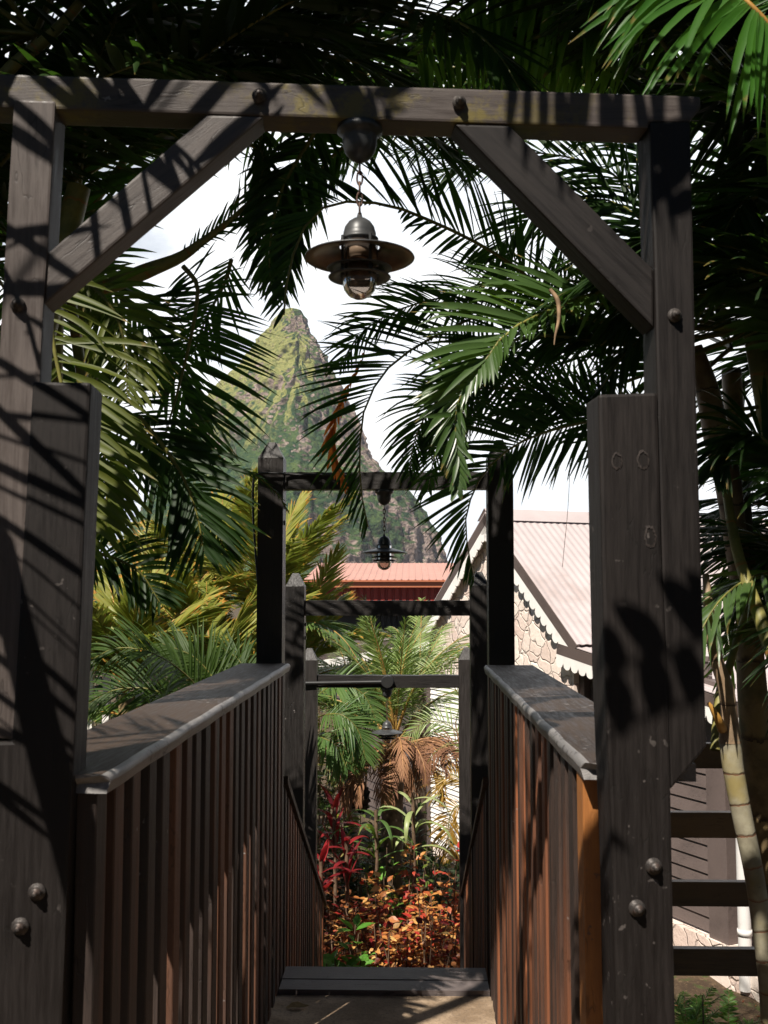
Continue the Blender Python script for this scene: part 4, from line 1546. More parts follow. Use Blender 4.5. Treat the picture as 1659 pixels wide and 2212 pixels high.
# slatted garden chair glimpsed through the palms
pk = thing('garden_chair', 'pale slatted garden chair with white seat glimpsed low between the palms at the left', 'chair', at(260, 1500, 6.5))
for k in range(7):
    a = at(216 + 11 * k, 1350 + abs(k - 3) * 4, 6.55)
    b = at(232 + 8 * k, 1420, 6.5)
    prism('back_slat', [(b[0] - 0.011, 6.5, b[2]), (b[0] + 0.011, 6.5, b[2]), (a[0] + 0.012, 6.58, a[2]), (a[0] - 0.012, 6.58, a[2])], (0, 0.014, 0), 'white pipe', pk, 0.002)
s0, s1 = at(205, 1412, 6.3), at(330, 1430, 6.3)
box('seat', s0[0], s1[0], 6.1, 6.5, s1[2] - 0.02, s1[2], 'white paint', pk, 0.006)
for x in (s0[0] + 0.03, s1[0] - 0.03):
    for y in (6.12, 6.46):
        box('leg', x - 0.02, x + 0.02, y - 0.018, y + 0.018, -1.5, s1[2] - 0.021, 'white paint', pk, 0.003)
a0, a1 = at(296, 1392, 6.3), at(380, 1380, 6.3)
tube('armrest', [(a0[0], 6.5, a0[2] - 0.01), ((a0[0] + a1[0]) / 2, 6.4, a1[2] + 0.015), (a1[0], 6.2, a1[2] - 0.015)], [0.016, 0.018, 0.012], 'white paint', pk, 8, 14)

# dead leaf on the walkway
P = at(640, 2127, 3.55)
V, F, U = leaves_geo(np.array([[P[0] - 0.03, 3.5, 0.004]]), np.array([[1.0, 0.12, 0.02]]), 0.075, hue=[0.5], wid=0.75, rs=np.random.default_rng(3))
V[:, 2] = np.abs(V[:, 2] - 0.004) + 0.003
tag(mesh_obj('fallen_leaf', V, F, 'tan leaves', None, uv=U), 'curled tan dead leaf lying on the concrete walkway by the plank', 'leaf')
# ================================================================== NEAR PALMS
# right clump: fronds arch in over the bridge from a crown behind the right post
pr = thing('areca_palm', 'dark areca palm whose arching fronds fill the upper right behind the braced gateway', 'palm', (1.35, 2.75, -0.9), 0, 'areca palms round the footbridge')
CR = np.array((0.92, 2.75, 2.05))
tube('stem', [(1.35, 2.78, -0.9), (1.2, 2.76, 0.4), (1.02, 2.75, 1.4), CR], [0.05, 0.045, 0.04, 0.03], 'green stem', pr, 12, 20)


def hero(parent, pix, mat='areca leaf', base=None, rmat='areca rachis', pet=None, **kw):
    pts = hp(*pix)
    if base is not None:
        b = np.array(base, float)
        full = np.vstack([b[None], pts])
        seglen = np.linalg.norm(np.diff(full, axis=0), axis=1)
        pet = (seglen[0] / seglen.sum()) if pet is None else pet
        pts = full
    return frond(parent, pts, mat, rmat, pet=pet if pet is not None else 0.02, **kw)


N_ = (0.05, -1, 0.25)
# lantern arch: out of the crown, over the lantern, tip hanging at the left
hero(pr, [(1270, 690, 2.85), (1130, 588, 2.8), (1066, 546, 2.75), (1006, 512, 2.7), (916, 471, 2.65), (841, 443, 2.6), (779, 437, 2.58), (729, 437, 2.55), (692, 453, 2.52), (656, 493, 2.5), (632, 553, 2.5), (617, 626, 2.5), (613, 680, 2.5)],
     base=CR, N=N_, n=83, L=0.27, w=0.0136, a0=66, a1=30, v=4, droop=0.45, out=[(0, .7), (0.3, 0.95), (0.5, 0.95), (0.6, 0.75), (0.8, .8), (1, .7)], inn=[(0, .35), (0.25, .5), (0.42, .42), (0.5, .3), (0.55, 0.05), (1, 0.05)], r0=0.007, r1=0.0025)
# long outer arch left of the mid lantern
hero(pr, [(1160, 640, 3.0), (1060, 672, 2.95), (980, 705, 2.9), (901, 748, 2.85), (853, 781, 2.85), (819, 819, 2.82), (793, 868, 2.8), (781, 916, 2.8), (777, 991, 2.8), (780, 1060, 2.8), (795, 1138, 2.8)],
     base=CR, N=N_, n=81, L=0.30, w=0.0112, a0=70, a1=26, v=2, droop=0.42, out=[(0, .5), (0.3, .9), (0.5, .95), (0.75, .8), (1, .5)], inn=[(0, .6), (0.25, .5), (0.35, 0.05), (1, 0.0)], r0=0.006, r1=0.002)
# sunlit pale frond in front
hero(pr, [(1330, 620, 2.3), (1291, 632, 2.28), (1246, 645, 2.25), (1179, 673, 2.2), (1111, 707, 2.17), (1074, 741, 2.15), (1051, 775, 2.13), (1021, 812, 2.12), (996, 850, 2.12), (983, 890, 2.12), (984, 940, 2.12), (990, 1000, 2.12), (988, 1060, 2.12)],
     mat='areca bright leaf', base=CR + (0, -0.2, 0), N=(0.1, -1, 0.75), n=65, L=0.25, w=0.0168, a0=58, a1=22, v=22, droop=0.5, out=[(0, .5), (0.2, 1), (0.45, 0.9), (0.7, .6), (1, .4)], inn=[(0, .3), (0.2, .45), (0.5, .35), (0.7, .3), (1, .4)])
# lower right frond across the post of the tall gateway
hero(pr, [(1430, 905, 2.7), (1350, 898, 2.7), (1272, 911, 2.7), (1209, 924, 2.7), (1152, 943, 2.7), (1107, 965, 2.7), (1066, 999, 2.7), (1040, 1029, 2.7), (1018, 1074, 2.7), (1006, 1122, 2.7), (1010, 1179, 2.7), (1024, 1252, 2.7)],
     base=CR + (0.05, 0, -0.2), N=N_, n=75, L=0.235, w=0.0104, a0=62, a1=24, v=3, droop=0.35, out=[(0, .7), (0.3, 1), (0.5, 1), (0.8, .9), (1, .5)], inn=[(0, .8), (0.4, .8), (0.55, .5), (0.62, 0.03), (1, 0.02)], r0=0.006)
# fronds that fill between them
hero(pr, [(1340, 745, 2.9), (1254, 733, 2.9), (1179, 725, 2.9), (1115, 733, 2.9), (1066, 759, 2.9), (1029, 804, 2.9), (1006, 860, 2.9), (991, 935, 2.9), (985, 1010, 2.9)],
     base=CR, N=N_, n=70, L=0.26, w=0.0104, a0=60, a1=26, v=4, droop=0.75, out=[(0, .6), (0.5, 1), (1, .7)], inn=[(0, .5), (0.4, .75), (0.6, .5), (1, .2)])
hero(pr, [(1290, 845, 3.05), (1180, 838, 3.05), (1085, 838, 3.05), (1010, 842, 3.05), (950, 862, 3.05), (915, 905, 3.05), (893, 960, 3.05), (884, 1020, 3.05)],
     base=CR, N=N_, n=68, L=0.27, w=0.0112, a0=60, a1=30, v=4, droop=1.0, out=[(0, .6), (0.4, .9), (1, .7)], inn=[(0, .6), (0.5, .9), (1, .5)])
hero(pr, [(1250, 610, 3.1), (1150, 600, 3.1), (1050, 610, 3.1), (970, 640, 3.1), (900, 655, 3.1), (820, 690, 3.1), (770, 730, 3.1), (735, 790, 3.1)],
     base=CR, N=(0.05, -0.9, 0.5), n=70, L=0.27, w=0.0104, a0=62, a1=28, v=6, droop=0.9, out=[(0, .7), (0.6, .8), (1, .8)], inn=[(0, .9), (0.6, .7), (1, .5)])
hero(pr, [(1330, 700, 3.2), (1240, 775, 3.2), (1150, 800, 3.2), (1060, 820, 3.2), (980, 900, 3.2), (940, 980, 3.2), (925, 1060, 3.2)],
     base=CR, N=(0.05, -0.9, 0.5), n=65, L=0.25, w=0.0104, a0=62, a1=28, v=6, droop=0.9, out=0.9, inn=[(0, .9), (0.6, .7), (1, .4)])
hero(pr, [(1400, 980, 2.9), (1330, 930, 2.9), (1280, 890, 2.9), (1230, 870, 2.9), (1170, 880, 2.9), (1120, 905, 2.9)],
     base=CR + (0.05, 0, -0.2), N=N_, n=52, L=0.24, w=0.0104, a0=60, a1=28, v=6, droop=0.9, out=0.9, inn=0.8)
for pix in ([(1500, 700, 3.3), (1440, 560, 3.3), (1380, 470, 3.3), (1300, 430, 3.3), (1200, 440, 3.3), (1120, 490, 3.3), (1060, 560, 3.3)],
            [(1500, 640, 3.4), (1420, 480, 3.4), (1330, 380, 3.4), (1230, 340, 3.4), (1120, 330, 3.4), (1010, 350, 3.4), (920, 400, 3.4)],
            [(1500, 600, 3.6), (1460, 420, 3.6), (1390, 310, 3.6), (1280, 255, 3.6), (1150, 250, 3.6), (1000, 285, 3.6), (880, 330, 3.6)],
            [(1480, 820, 3.0), (1400, 740, 3.0), (1320, 690, 3.0), (1240, 690, 3.0), (1180, 730, 3.0)],
            [(1500, 500, 3.8), (1400, 350, 3.8), (1250, 220, 3.8), (1050, 180, 3.8), (880, 240, 3.8), (760, 330, 3.8), (700, 400, 3.8)]):
    hero(pr, pix, base=CR + (0, 0.2, 0), N=(0.05, -0.8, 0.6), n=73, L=0.31, w=0.0144, a0=62, a1=28, v=4, droop=0.8, out=1, inn=1)
# orange dead leaflets caught in the hanging tip
do = hero(pr, [(792, 728, 2.95), (782, 780, 2.95), (757, 828, 2.95), (735, 880, 2.95), (718, 935, 2.95), (722, 985, 2.95), (738, 1030, 2.95), (752, 1060, 2.95)], mat='orange dead leaf', rmat='dry rachis', N=N_, n=24, L=0.10, w=0.013, a0=20, a1=14, droop=0.2, out=[(0, .15), (0.4, .4), (0.6, 1), (1, .8)], inn=[(0, .1), (0.4, .3), (0.6, .6), (1, .4)], r0=0.002)
do['label'] = 'withered orange frond among the green ones'
tube('dead_leaflet', hp((1188, 625, 2.05), (1205, 650, 2.05), (1207, 690, 2.05), (1200, 722, 2.05), (1197, 745, 2.05)), [0.004, 0.005, 0.004, 0.003, 0.001], 'dead leaf', pr, 6, 14)['label'] = 'single dry tan leaflet hanging from the sunlit frond'
tube('strand', hp((1231, 1000, 2.7), (1229, 1060, 2.7), (1225, 1120, 2.7), (1219, 1180, 2.7), (1215, 1225, 2.7)), 0.0007, 'twig', pr, 4, 12)

# far right clump: several stems and a dense dark crown
pb = thing('areca_palm', 'dense dark areca clump right of the gateway with pale ringed and brown stems', 'palm', (1.75, 2.75, -0.95), 0, 'areca palms round the footbridge')
sp_ = hp((1680, 2330, 2.62), (1668, 2212, 2.61), (1660, 2113, 2.6), (1645, 1996, 2.59), (1627, 1878, 2.58), (1603, 1761, 2.58), (1584, 1660, 2.58), (1577, 1596, 2.58))
tube('stem', sp_, [0.027, 0.0255, 0.0235, 0.023, 0.024, 0.026], 'pale stem', pb, 16, 60)
cs = hp((1577, 1604, 2.58), (1574, 1530, 2.58), (1566, 1480, 2.58), (1550, 1433, 2.58), (1540, 1386, 2.58), (1531, 1316, 2.6), (1524, 1240, 2.62))
tube('crownshaft', cs, [0.027, 0.020, 0.019, 0.016, 0.015, 0.012, 0.008], 'husk stem', pb, 14, 30)
tube('stub', hp((1560, 1575, 2.56), (1552, 1556, 2.53), (1537, 1528, 2.52), (1530, 1518, 2.52)), [0.012, 0.011, 0.008, 0.004], 'sunny rachis', pb, 8, 12)
tube('stem', hp((1670, 1900, 3.1), (1648, 1700, 3.1), (1626, 1503, 3.1), (1618, 1363, 3.1), (1608, 1250, 3.1), (1596, 1050, 3.15), (1580, 800, 3.2)), [0.056, 0.053, 0.044, 0.036, 0.033, 0.032, 0.03], 'brown stem', pb, 16, 50)
tube('stem', hp((1600, 1250, 2.9), (1572, 1040, 2.9), (1552, 960, 2.9), (1538, 890, 2.9), (1522, 820, 2.9), (1500, 750, 2.9)), [0.03, 0.032, 0.036, 0.037, 0.033, 0.022], 'husk stem', pb, 14, 40)
tube('stem', hp((1700, 1500, 2.4), (1640, 1330, 2.5), (1590, 1180, 2.6), (1560, 1000, 2.7)), [0.018, 0.016, 0.013, 0.010], 'green stem', pb, 10, 24)
tube('stem', hp((1545, 1620, 2.7), (1555, 1500, 2.75), (1575, 1440, 2.8), (1610, 1330, 2.85), (1680, 1180, 2.9)), [0.013, 0.012, 0.010, 0.008, 0.006], 'green stem', pb, 10, 24)
rs = np.random.default_rng(5)
for bx in ((1.35, 3.1, 1.9), (1.45, 2.7, 2.4), (1.1, 3.3, 2.3), (1.3, 2.4, 1.7), (1.25, 2.2, 2.2)):
    crown(pb, bx, 15, 1.15, 0, 360, (25, 75), (60, 120), ['areca leaf', 'areca leaf', 'areca leaf', 'areca bright leaf'], rs=rs, ok=near_ok, n=44, L=0.30, w=0.020, a0=60, a1=26, droop=0.8, pet=0.15)
for bx in ((1.30, 3.1, 1.45), (1.5, 3.3, 1.1), (1.25, 2.8, 1.2), (1.6, 3.0, 1.7), (1.7, 3.4, 1.4), (1.45, 2.6, 1.5)):
    crown(pb, bx, 13, 0.8, 0, 360, (20, 70), (70, 120), ['areca leaf', 'areca leaf', 'areca bright leaf'], rs=rs, ok=near_ok, n=36, L=0.26, w=0.017, a0=60, a1=26, droop=0.9, pet=0.12)
# the bright frond at the upper right corner
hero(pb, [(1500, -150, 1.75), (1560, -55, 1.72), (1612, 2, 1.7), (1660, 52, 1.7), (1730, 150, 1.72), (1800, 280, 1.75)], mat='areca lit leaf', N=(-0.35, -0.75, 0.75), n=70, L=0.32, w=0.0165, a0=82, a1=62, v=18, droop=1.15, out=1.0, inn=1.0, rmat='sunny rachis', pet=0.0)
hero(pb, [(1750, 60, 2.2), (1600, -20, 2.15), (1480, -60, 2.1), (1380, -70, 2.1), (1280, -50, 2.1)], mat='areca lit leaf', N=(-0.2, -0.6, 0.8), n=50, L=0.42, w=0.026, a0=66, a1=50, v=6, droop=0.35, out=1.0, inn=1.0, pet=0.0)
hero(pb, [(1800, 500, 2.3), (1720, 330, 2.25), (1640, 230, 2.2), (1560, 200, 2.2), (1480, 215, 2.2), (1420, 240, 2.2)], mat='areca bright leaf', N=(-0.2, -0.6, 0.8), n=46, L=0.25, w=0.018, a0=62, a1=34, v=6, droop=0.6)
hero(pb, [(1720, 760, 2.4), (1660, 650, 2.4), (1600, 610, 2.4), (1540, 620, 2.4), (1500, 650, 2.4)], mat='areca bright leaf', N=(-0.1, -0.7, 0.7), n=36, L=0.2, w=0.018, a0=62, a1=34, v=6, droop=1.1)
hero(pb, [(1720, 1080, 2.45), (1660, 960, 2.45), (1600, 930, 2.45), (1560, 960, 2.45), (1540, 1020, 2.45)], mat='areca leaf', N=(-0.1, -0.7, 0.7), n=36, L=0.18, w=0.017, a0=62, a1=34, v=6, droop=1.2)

# left clump
pl = thing('areca_palm', 'areca palm clump behind the left posts with fronds hanging toward the mountain', 'palm', (-1.15, 2.7, -0.95), 0, 'areca palms round the footbridge')
CL = np.array((-0.98, 2.8, 2.15))
for q in ([(190, 900, 2.8), (150, 620, 2.8), (140, 480, 2.8), (160, 330, 2.85), (178, 180, 2.9)], [(230, 950, 2.9), (170, 640, 2.9), (190, 470, 2.9), (260, 360, 2.9), (330, 250, 3.0), (420, 120, 3.0)],
          [(120, 900, 2.75), (130, 600, 2.75), (150, 420, 2.75), (195, 290, 2.8), (225, 150, 2.85)], [(-60, 260, 2.3), (20, 150, 2.3), (100, 85, 2.3), (170, 10, 2.3), (230, -80, 2.35)],
          [(110, 250, 2.6), (130, 150, 2.6), (200, 60, 2.6), (230, -30, 2.6)]):
    tube('stem', hp(*q), np.linspace(0.017, 0.009, 5), 'green stem', pl, 10, 26)
tube('stem', [(-1.15, 2.7, -0.95), (-1.08, 2.75, 0.5), CL], [0.045, 0.04, 0.03], 'green stem', pl, 12, 18)
# thick sheath rising to the right
V_, F_, U_ = tube_geo(catmull(hp((150, 640, 2.75), (240, 615, 2.75), (330, 580, 2.75), (389, 556, 2.75), (440, 520, 2.75), (486, 486, 2.75), (530, 446, 2.75), (575, 400, 2.75)), 24)[0], np.interp(np.linspace(0, 1, 24), [0, 0.35, 0.6, 1], [0.026, 0.022, 0.012, 0.004]), 10)
mesh_obj('sheath', V_, F_, 'green stem', pl, uv=U_, smooth=True)
hero(pl, [(389, 556, 2.75), (436, 522, 2.75), (486, 486, 2.75), (529, 446, 2.75), (560, 400, 2.75), (568, 350, 2.75), (560, 310, 2.75)], N=N_, n=30, L=0.12, w=0.009, a0=45, a1=25, droop=0.9, out=[(0, .2), (0.5, .8), (1, 1)], inn=[(0, .4), (0.5, .9), (1, 1)])
# hanging frond with long leaflets to the right
hero(pl, [(395, 575, 2.7), (425, 612, 2.7), (424, 660, 2.7), (414, 720, 2.7), (398, 790, 2.7), (380, 860, 2.7), (360, 930, 2.7), (345, 1010, 2.7)], pet=0.03, N=(0, -1, 0.2), n=58, L=0.29, w=0.012, a0=90, a1=66, v=4, droop=0.34, out=[(0, .5), (1, .7)], inn=[(0, .55), (0.25, .8), (0.5, 1), (0.8, 1), (1, .8)])
hero(pl, [(500, 560, 2.85), (486, 610, 2.85), (460, 660, 2.85), (440, 700, 2.85), (420, 760, 2.85)], N=(0.1, -1, 0.1), n=26, L=0.16, w=0.010, a0=40, a1=30, droop=-0.6, out=0.9, inn=1.0)
hero(pl, [(300, 900, 2.65), (350, 960, 2.65), (395, 1030, 2.65), (425, 1110, 2.65), (440, 1190, 2.65)], N=(0.1, -1, 0.3), n=30, L=0.24, w=0.016, a0=50, a1=30, droop=0.6)
hero(pl, [(180, 1010, 2.9), (250, 1000, 2.9), (330, 1010, 2.9), (410, 1060, 2.9), (460, 1130, 2.9), (490, 1200, 2.9)], N=(0.1, -1, 0.3), n=34, L=0.18, w=0.013, a0=55, a1=30, droop=0.9, out=0.7)
# olive leaflets lit from behind the left posts
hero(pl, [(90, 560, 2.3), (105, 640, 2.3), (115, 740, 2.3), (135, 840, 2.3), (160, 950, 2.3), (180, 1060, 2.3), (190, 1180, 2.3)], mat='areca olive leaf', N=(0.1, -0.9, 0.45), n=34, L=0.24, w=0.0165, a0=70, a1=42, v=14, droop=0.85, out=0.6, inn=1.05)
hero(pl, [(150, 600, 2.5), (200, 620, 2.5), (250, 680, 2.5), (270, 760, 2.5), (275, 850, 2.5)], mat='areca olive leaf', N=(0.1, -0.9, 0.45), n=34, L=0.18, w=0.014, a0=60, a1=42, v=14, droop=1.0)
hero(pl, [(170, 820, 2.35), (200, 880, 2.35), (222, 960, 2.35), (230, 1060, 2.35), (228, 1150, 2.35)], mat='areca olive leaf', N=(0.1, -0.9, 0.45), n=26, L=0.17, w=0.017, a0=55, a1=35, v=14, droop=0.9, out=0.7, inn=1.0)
# lower left fronds in the shade
hero(pl, [(150, 1190, 2.8), (230, 1200, 2.8), (300, 1235, 2.8), (345, 1300, 2.8)], N=(0.1, -0.9, 0.5), n=30, L=0.16, w=0.013, a0=60, a1=40, droop=1.0)
hero(pl, [(470, 1000, 3.3), (520, 1012, 3.3), (570, 1040, 3.3), (605, 1075, 3.3), (625, 1110, 3.3)], n=14, L=0.03, w=0.005, a0=25, a1=20, droop=0.3, r0=0.0035)
rs = np.random.default_rng(21)


def left_ok(V):
    px, py, z = project(V)
    return near_ok(V) and ((px > 260) & (py > 440)).mean() < 0.06


crown(pl, CL + (0, 0.2, 0.0), 16, 1.2, 0, 360, (25, 80), (60, 110), rs=rs, ok=left_ok, n=44, L=0.3, w=0.018, droop=0.8)
crown(pl, (-1.0, 3.0, 1.6), 14, 0.9, 0, 360, (20, 60), (70, 120), rs=rs, ok=left_ok, n=40, L=0.26, w=0.016, droop=0.9)
crown(pl, (-1.15, 3.0, 1.1), 14, 0.85, 0, 360, (20, 60), (70, 120), rs=rs, ok=left_ok, n=40, L=0.26, w=0.016, droop=0.9)
# hanging fronds at the left of the lantern arch
hero(pl, [(700, 250, 2.7), (672, 300, 2.7), (640, 350, 2.7), (610, 410, 2.7), (590, 480, 2.7), (582, 550, 2.7), (585, 620, 2.7)], N=N_, n=48, L=0.22, w=0.015, a0=52, a1=28, v=4, droop=0.9, out=0.75, inn=1)
hero(pl, [(800, 290, 2.9), (740, 320, 2.9), (690, 370, 2.9), (655, 430, 2.9), (632, 500, 2.9), (620, 570, 2.9)], N=N_, n=46, L=0.24, w=0.015, a0=55, a1=28, v=4, droop=0.9, out=1, inn=0.5)
hero(pl, [(560, 270, 2.8), (566, 330, 2.8), (566, 390, 2.8), (558, 450, 2.8), (552, 520, 2.8)], N=N_, n=30, L=0.10, w=0.012, a0=40, a1=22, v=4, droop=0.9)

# tall palms whose crowns close over the top of the picture
pt = thing('areca_palm', 'tall areca palm behind the left upright whose dark crown closes over the top left', 'palm', (-1.7, 3.1, -0.9), 0, 'areca palms round the footbridge')
tube('stem', [(-1.7, 3.1, -0.9), (-1.5, 3.0, 0.8), (-1.3, 2.9, 2.4)], [0.05, 0.045, 0.035], 'green stem', pt, 12, 20)
tube('stem', [(-1.6, 2.6, -0.9), (-1.2, 2.6, 0.8), (-0.85, 2.6, 2.4)], [0.05, 0.04, 0.03], 'green stem', pt, 12, 20)
rs = np.random.default_rng(8)
for bx, nn in (((-1.3, 2.9, 2.4), 20), ((-0.9, 2.7, 2.45), 18), ((-0.9, 2.4, 2.7), 16), ((-0.45, 2.9, 2.75), 17), ((-1.2, 3.2, 2.9), 14)):
    crown(pt, bx, nn, 1.15, 0, 360, (-5, 70), (20, 90), rs=rs, ok=near_ok, n=46, L=0.34, w=0.024, droop=0.6)
py_ = thing('areca_palm', 'tall areca palm behind the right brace whose dark crown closes over the top', 'palm', (1.6, 3.2, -0.9), 0, 'areca palms round the footbridge')
tube('stem', [(1.6, 3.2, -0.9), (1.35, 3.1, 1.0), (0.95, 3.0, 2.6)], [0.05, 0.045, 0.035], 'brown stem', py_, 12, 20)
tube('stem', [(1.8, 3.4, -0.9), (1.7, 3.3, 1.0), (1.5, 3.1, 2.6)], [0.05, 0.045, 0.035], 'brown stem', py_, 12, 20)
for bx, nn in (((0.95, 3.0, 2.6), 15), ((1.5, 3.1, 2.5), 16), ((0.45, 2.8, 2.85), 13), ((0.7, 2.5, 2.6), 13)):
    crown(py_, bx, nn, 1.15, 0, 360, (-5, 70), (20, 90), rs=rs, ok=near_ok, n=46, L=0.36, w=0.025, droop=0.6)
pm = thing('areca_palm', 'palm leaning over the footbridge with drooping leaflets above the nearest beam', 'palm', (2.1, 2.1, -0.9), 0, 'areca palms round the footbridge')
tube('stem', [(2.1, 2.1, -0.9), (1.9, 2.1, 1.2), (1.55, 2.1, 2.7)], [0.05, 0.045, 0.03], 'green stem', pm, 12, 20)
for q in ([(1.55, 2.1, 2.7), (1.0, 2.3, 3.05), (0.4, 2.4, 3.02), (-0.2, 2.5, 2.9), (-0.6, 2.6, 2.65)], [(1.55, 2.1, 2.7), (1.1, 2.6, 2.95), (0.5, 2.9, 3.05), (-0.1, 3.0, 3.0), (-0.7, 3.1, 2.75)]):
    frond(pm, np.array(q), 'areca leaf', S=(0.15, 1, 0.1), n=56, L=0.42, w=0.026, a0=70, a1=34, v=-25, droop=1.5, rs=rs)

for q in ([(1560, -60, 2.5), (1400, -90, 2.5), (1250, -80, 2.5), (1100, -40, 2.5), (980, 30, 2.5), (900, 120, 2.5)], [(1500, 40, 2.7), (1400, 0, 2.7), (1280, -10, 2.7), (1150, 20, 2.7), (1050, 90, 2.7)]):
    hero(py_, q, mat='areca lit leaf', N=(0, -1, 0.15), n=60, L=0.36, w=0.019, a0=80, a1=50, v=0, droop=1.3, out=[(0, .15), (1, .3)], inn=1.0, rs=rs)
# an upper storey of fronds, above the picture, keeps the crowns below in shade
tube('stem', [(-1.5, 1.9, -0.9), (-1.3, 1.7, 1.2), (-0.9, 1.4, 3.5)], [0.05, 0.04, 0.03], 'green stem', pt, 12, 18)
tube('stem', [(1.8, 1.9, -0.9), (1.6, 1.7, 1.2), (1.1, 1.5, 3.5)], [0.05, 0.04, 0.03], 'green stem', py_, 12, 18)
rs = np.random.default_rng(18)
for par, bx in ((pt, (-0.9, 1.4, 3.5)), (pt, (-1.2, 2.0, 3.4)), (pt, (-0.2, 1.7, 3.7)), (py_, (1.1, 1.5, 3.5)), (py_, (1.4, 2.2, 3.4)), (py_, (0.1, 2.0, 3.5)), (pt, (-0.4, 2.0, 3.45)), (pt, (-0.7, 2.3, 3.2))):
    crown(par, bx, 14, 1.2, 0, 360, (-10, 45), (15, 60), rs=rs, ok=near_ok, n=40, L=0.34, w=0.026, droop=0.5)
# fronds high over the steps shade the gateways below
for q in ([(1.3, 3.0, 2.6), (0.8, 3.35, 3.0), (0.1, 3.5, 3.1), (-0.5, 3.55, 3.0), (-1.1, 3.55, 2.85)], [(1.3, 3.0, 2.6), (0.6, 3.1, 2.95), (-0.1, 3.2, 3.0), (-0.7, 3.25, 2.95), (-1.2, 3.2, 2.8)], [(1.3, 3.0, 2.6), (0.7, 3.3, 2.95), (0.0, 3.4, 3.05), (-0.6, 3.4, 3.0), (-1.2, 3.4, 2.9)]):
    frond(py_, np.array(q), 'areca leaf', S=(0.15, 1, 0.1), n=56, L=0.36, w=0.028, a0=70, a1=34, v=0, droop=0.3, rs=rs)
# palm beside the viewer: it is what throws the striped shade on the gateway
ps = thing('areca_palm', 'palm beside the near gateway whose fronds throw striped shade on the left post', 'palm', (-1.9, 0.1, -0.8), 0, 'areca palms round the footbridge')
tube('stem', [(-1.9, 0.1, -0.8), (-1.7, 0.2, 1.4), (-1.5, 0.35, 2.9)], [0.05, 0.045, 0.03], 'green stem', ps, 12, 18)
rs = np.random.default_rng(4)
LD = np.array(LDIR)


def shade(target, t):
    return np.array(target, float) - LD * t


CS = np.array((-1.5, 0.35, 2.9))
def shade_frond(P, t, **kw):
    """frond from the crown that runs over the sun side of the points P"""
    pts = np.vstack([CS[None], [shade(p, t) for p in P]])
    frond(ps, pts, 'areca leaf', N=tuple(-LD), rs=rs, **kw)


def gpts(*q):
    return [tuple(on_gate(a, b)) for a, b in q]


shade_frond(gpts((60, 40), (140, 105), (215, 170), (300, 245), (430, 360), (560, 500)), 0.6, n=15, L=0.28, w=0.024, a0=66, a1=48, v=0, droop=0.1, pet=0.55, r0=0.008, r1=0.004)
shade_frond(gpts((-120, 380), (-60, 470), (0, 570), (60, 690), (90, 800)), 0.6, n=17, L=0.26, w=0.019, out=0.12, a0=74, a1=50, v=0, droop=0.1, pet=0.5, r0=0.008, r1=0.004)
shade_frond(gpts((-200, 620), (-120, 800), (-80, 1000), (-70, 1250), (-60, 1500), (-40, 1700)), 0.6, n=34, L=0.34, w=0.0165, out=0.1, a0=86, a1=70, v=0, droop=0.15, pet=0.45)
shade_frond(gpts((500, 60), (650, 90), (760, 150), (830, 230)), 1.1, n=8, L=0.16, w=0.03, a0=60, a1=40, v=0, droop=0.1, pet=0.75)
ss = [shade(p, 0.9) for p in gpts((0, 1180), (60, 1440), (110, 1640), (175, 1900), (230, 2150))]
tube('stem', ss, [0.022, 0.026, 0.028, 0.026, 0.022], 'green stem', ps, 10, 20)  # unseen stem added so its shadow makes the dark band down the left newel
# palm on the right of the viewer: shade across the right corner of the gateway
pq = thing('areca_palm', 'palm beside the near gateway whose fronds throw curved shade on the right post', 'palm', (1.6, 0.3, -0.8), 0, 'areca palms round the footbridge')
tube('stem', [(1.6, 0.3, -0.8), (1.3, 0.5, 1.4), (1.0, 0.7, 3.0)], [0.05, 0.045, 0.03], 'green stem', pq, 12, 18)
for q, t, kw in ((gpts((1620, 60), (1540, 110), (1450, 130), (1330, 150), (1200, 150), (1060, 150)), 1.0, dict(n=20, L=0.16, w=0.022, a0=70, a1=50, out=0.4, inn=1.0)),
                 (gpts((1620, 130), (1560, 170), (1530, 230), (1510, 330), (1500, 420)), 0.9, dict(n=5, L=0.24, w=0.03, a0=30, a1=20, out=1, inn=1)),
                 (gpts((1700, 1340), (1560, 1370), (1440, 1420), (1340, 1460), (1240, 1600)), 1.6, dict(n=7, L=0.07, w=0.05, a0=60, a1=40, out=1, inn=1)),
                 (gpts((1310, 1600), (1240, 1750), (1150, 1900), (1080, 2050)), 1.6, dict(n=22, L=0.09, w=0.03, a0=60, a1=40, out=1, inn=1))):
    pts = np.vstack([np.array((1.0, 0.7, 3.0))[None], [shade(p, t) for p in q]])
    sl_ = np.linalg.norm(np.diff(pts, axis=0), axis=1)
    frond(pq, pts, 'areca leaf', N=tuple(-LD), rs=rs, v=0, droop=0.1, pet=sl_[0] / sl_.sum(), **kw)
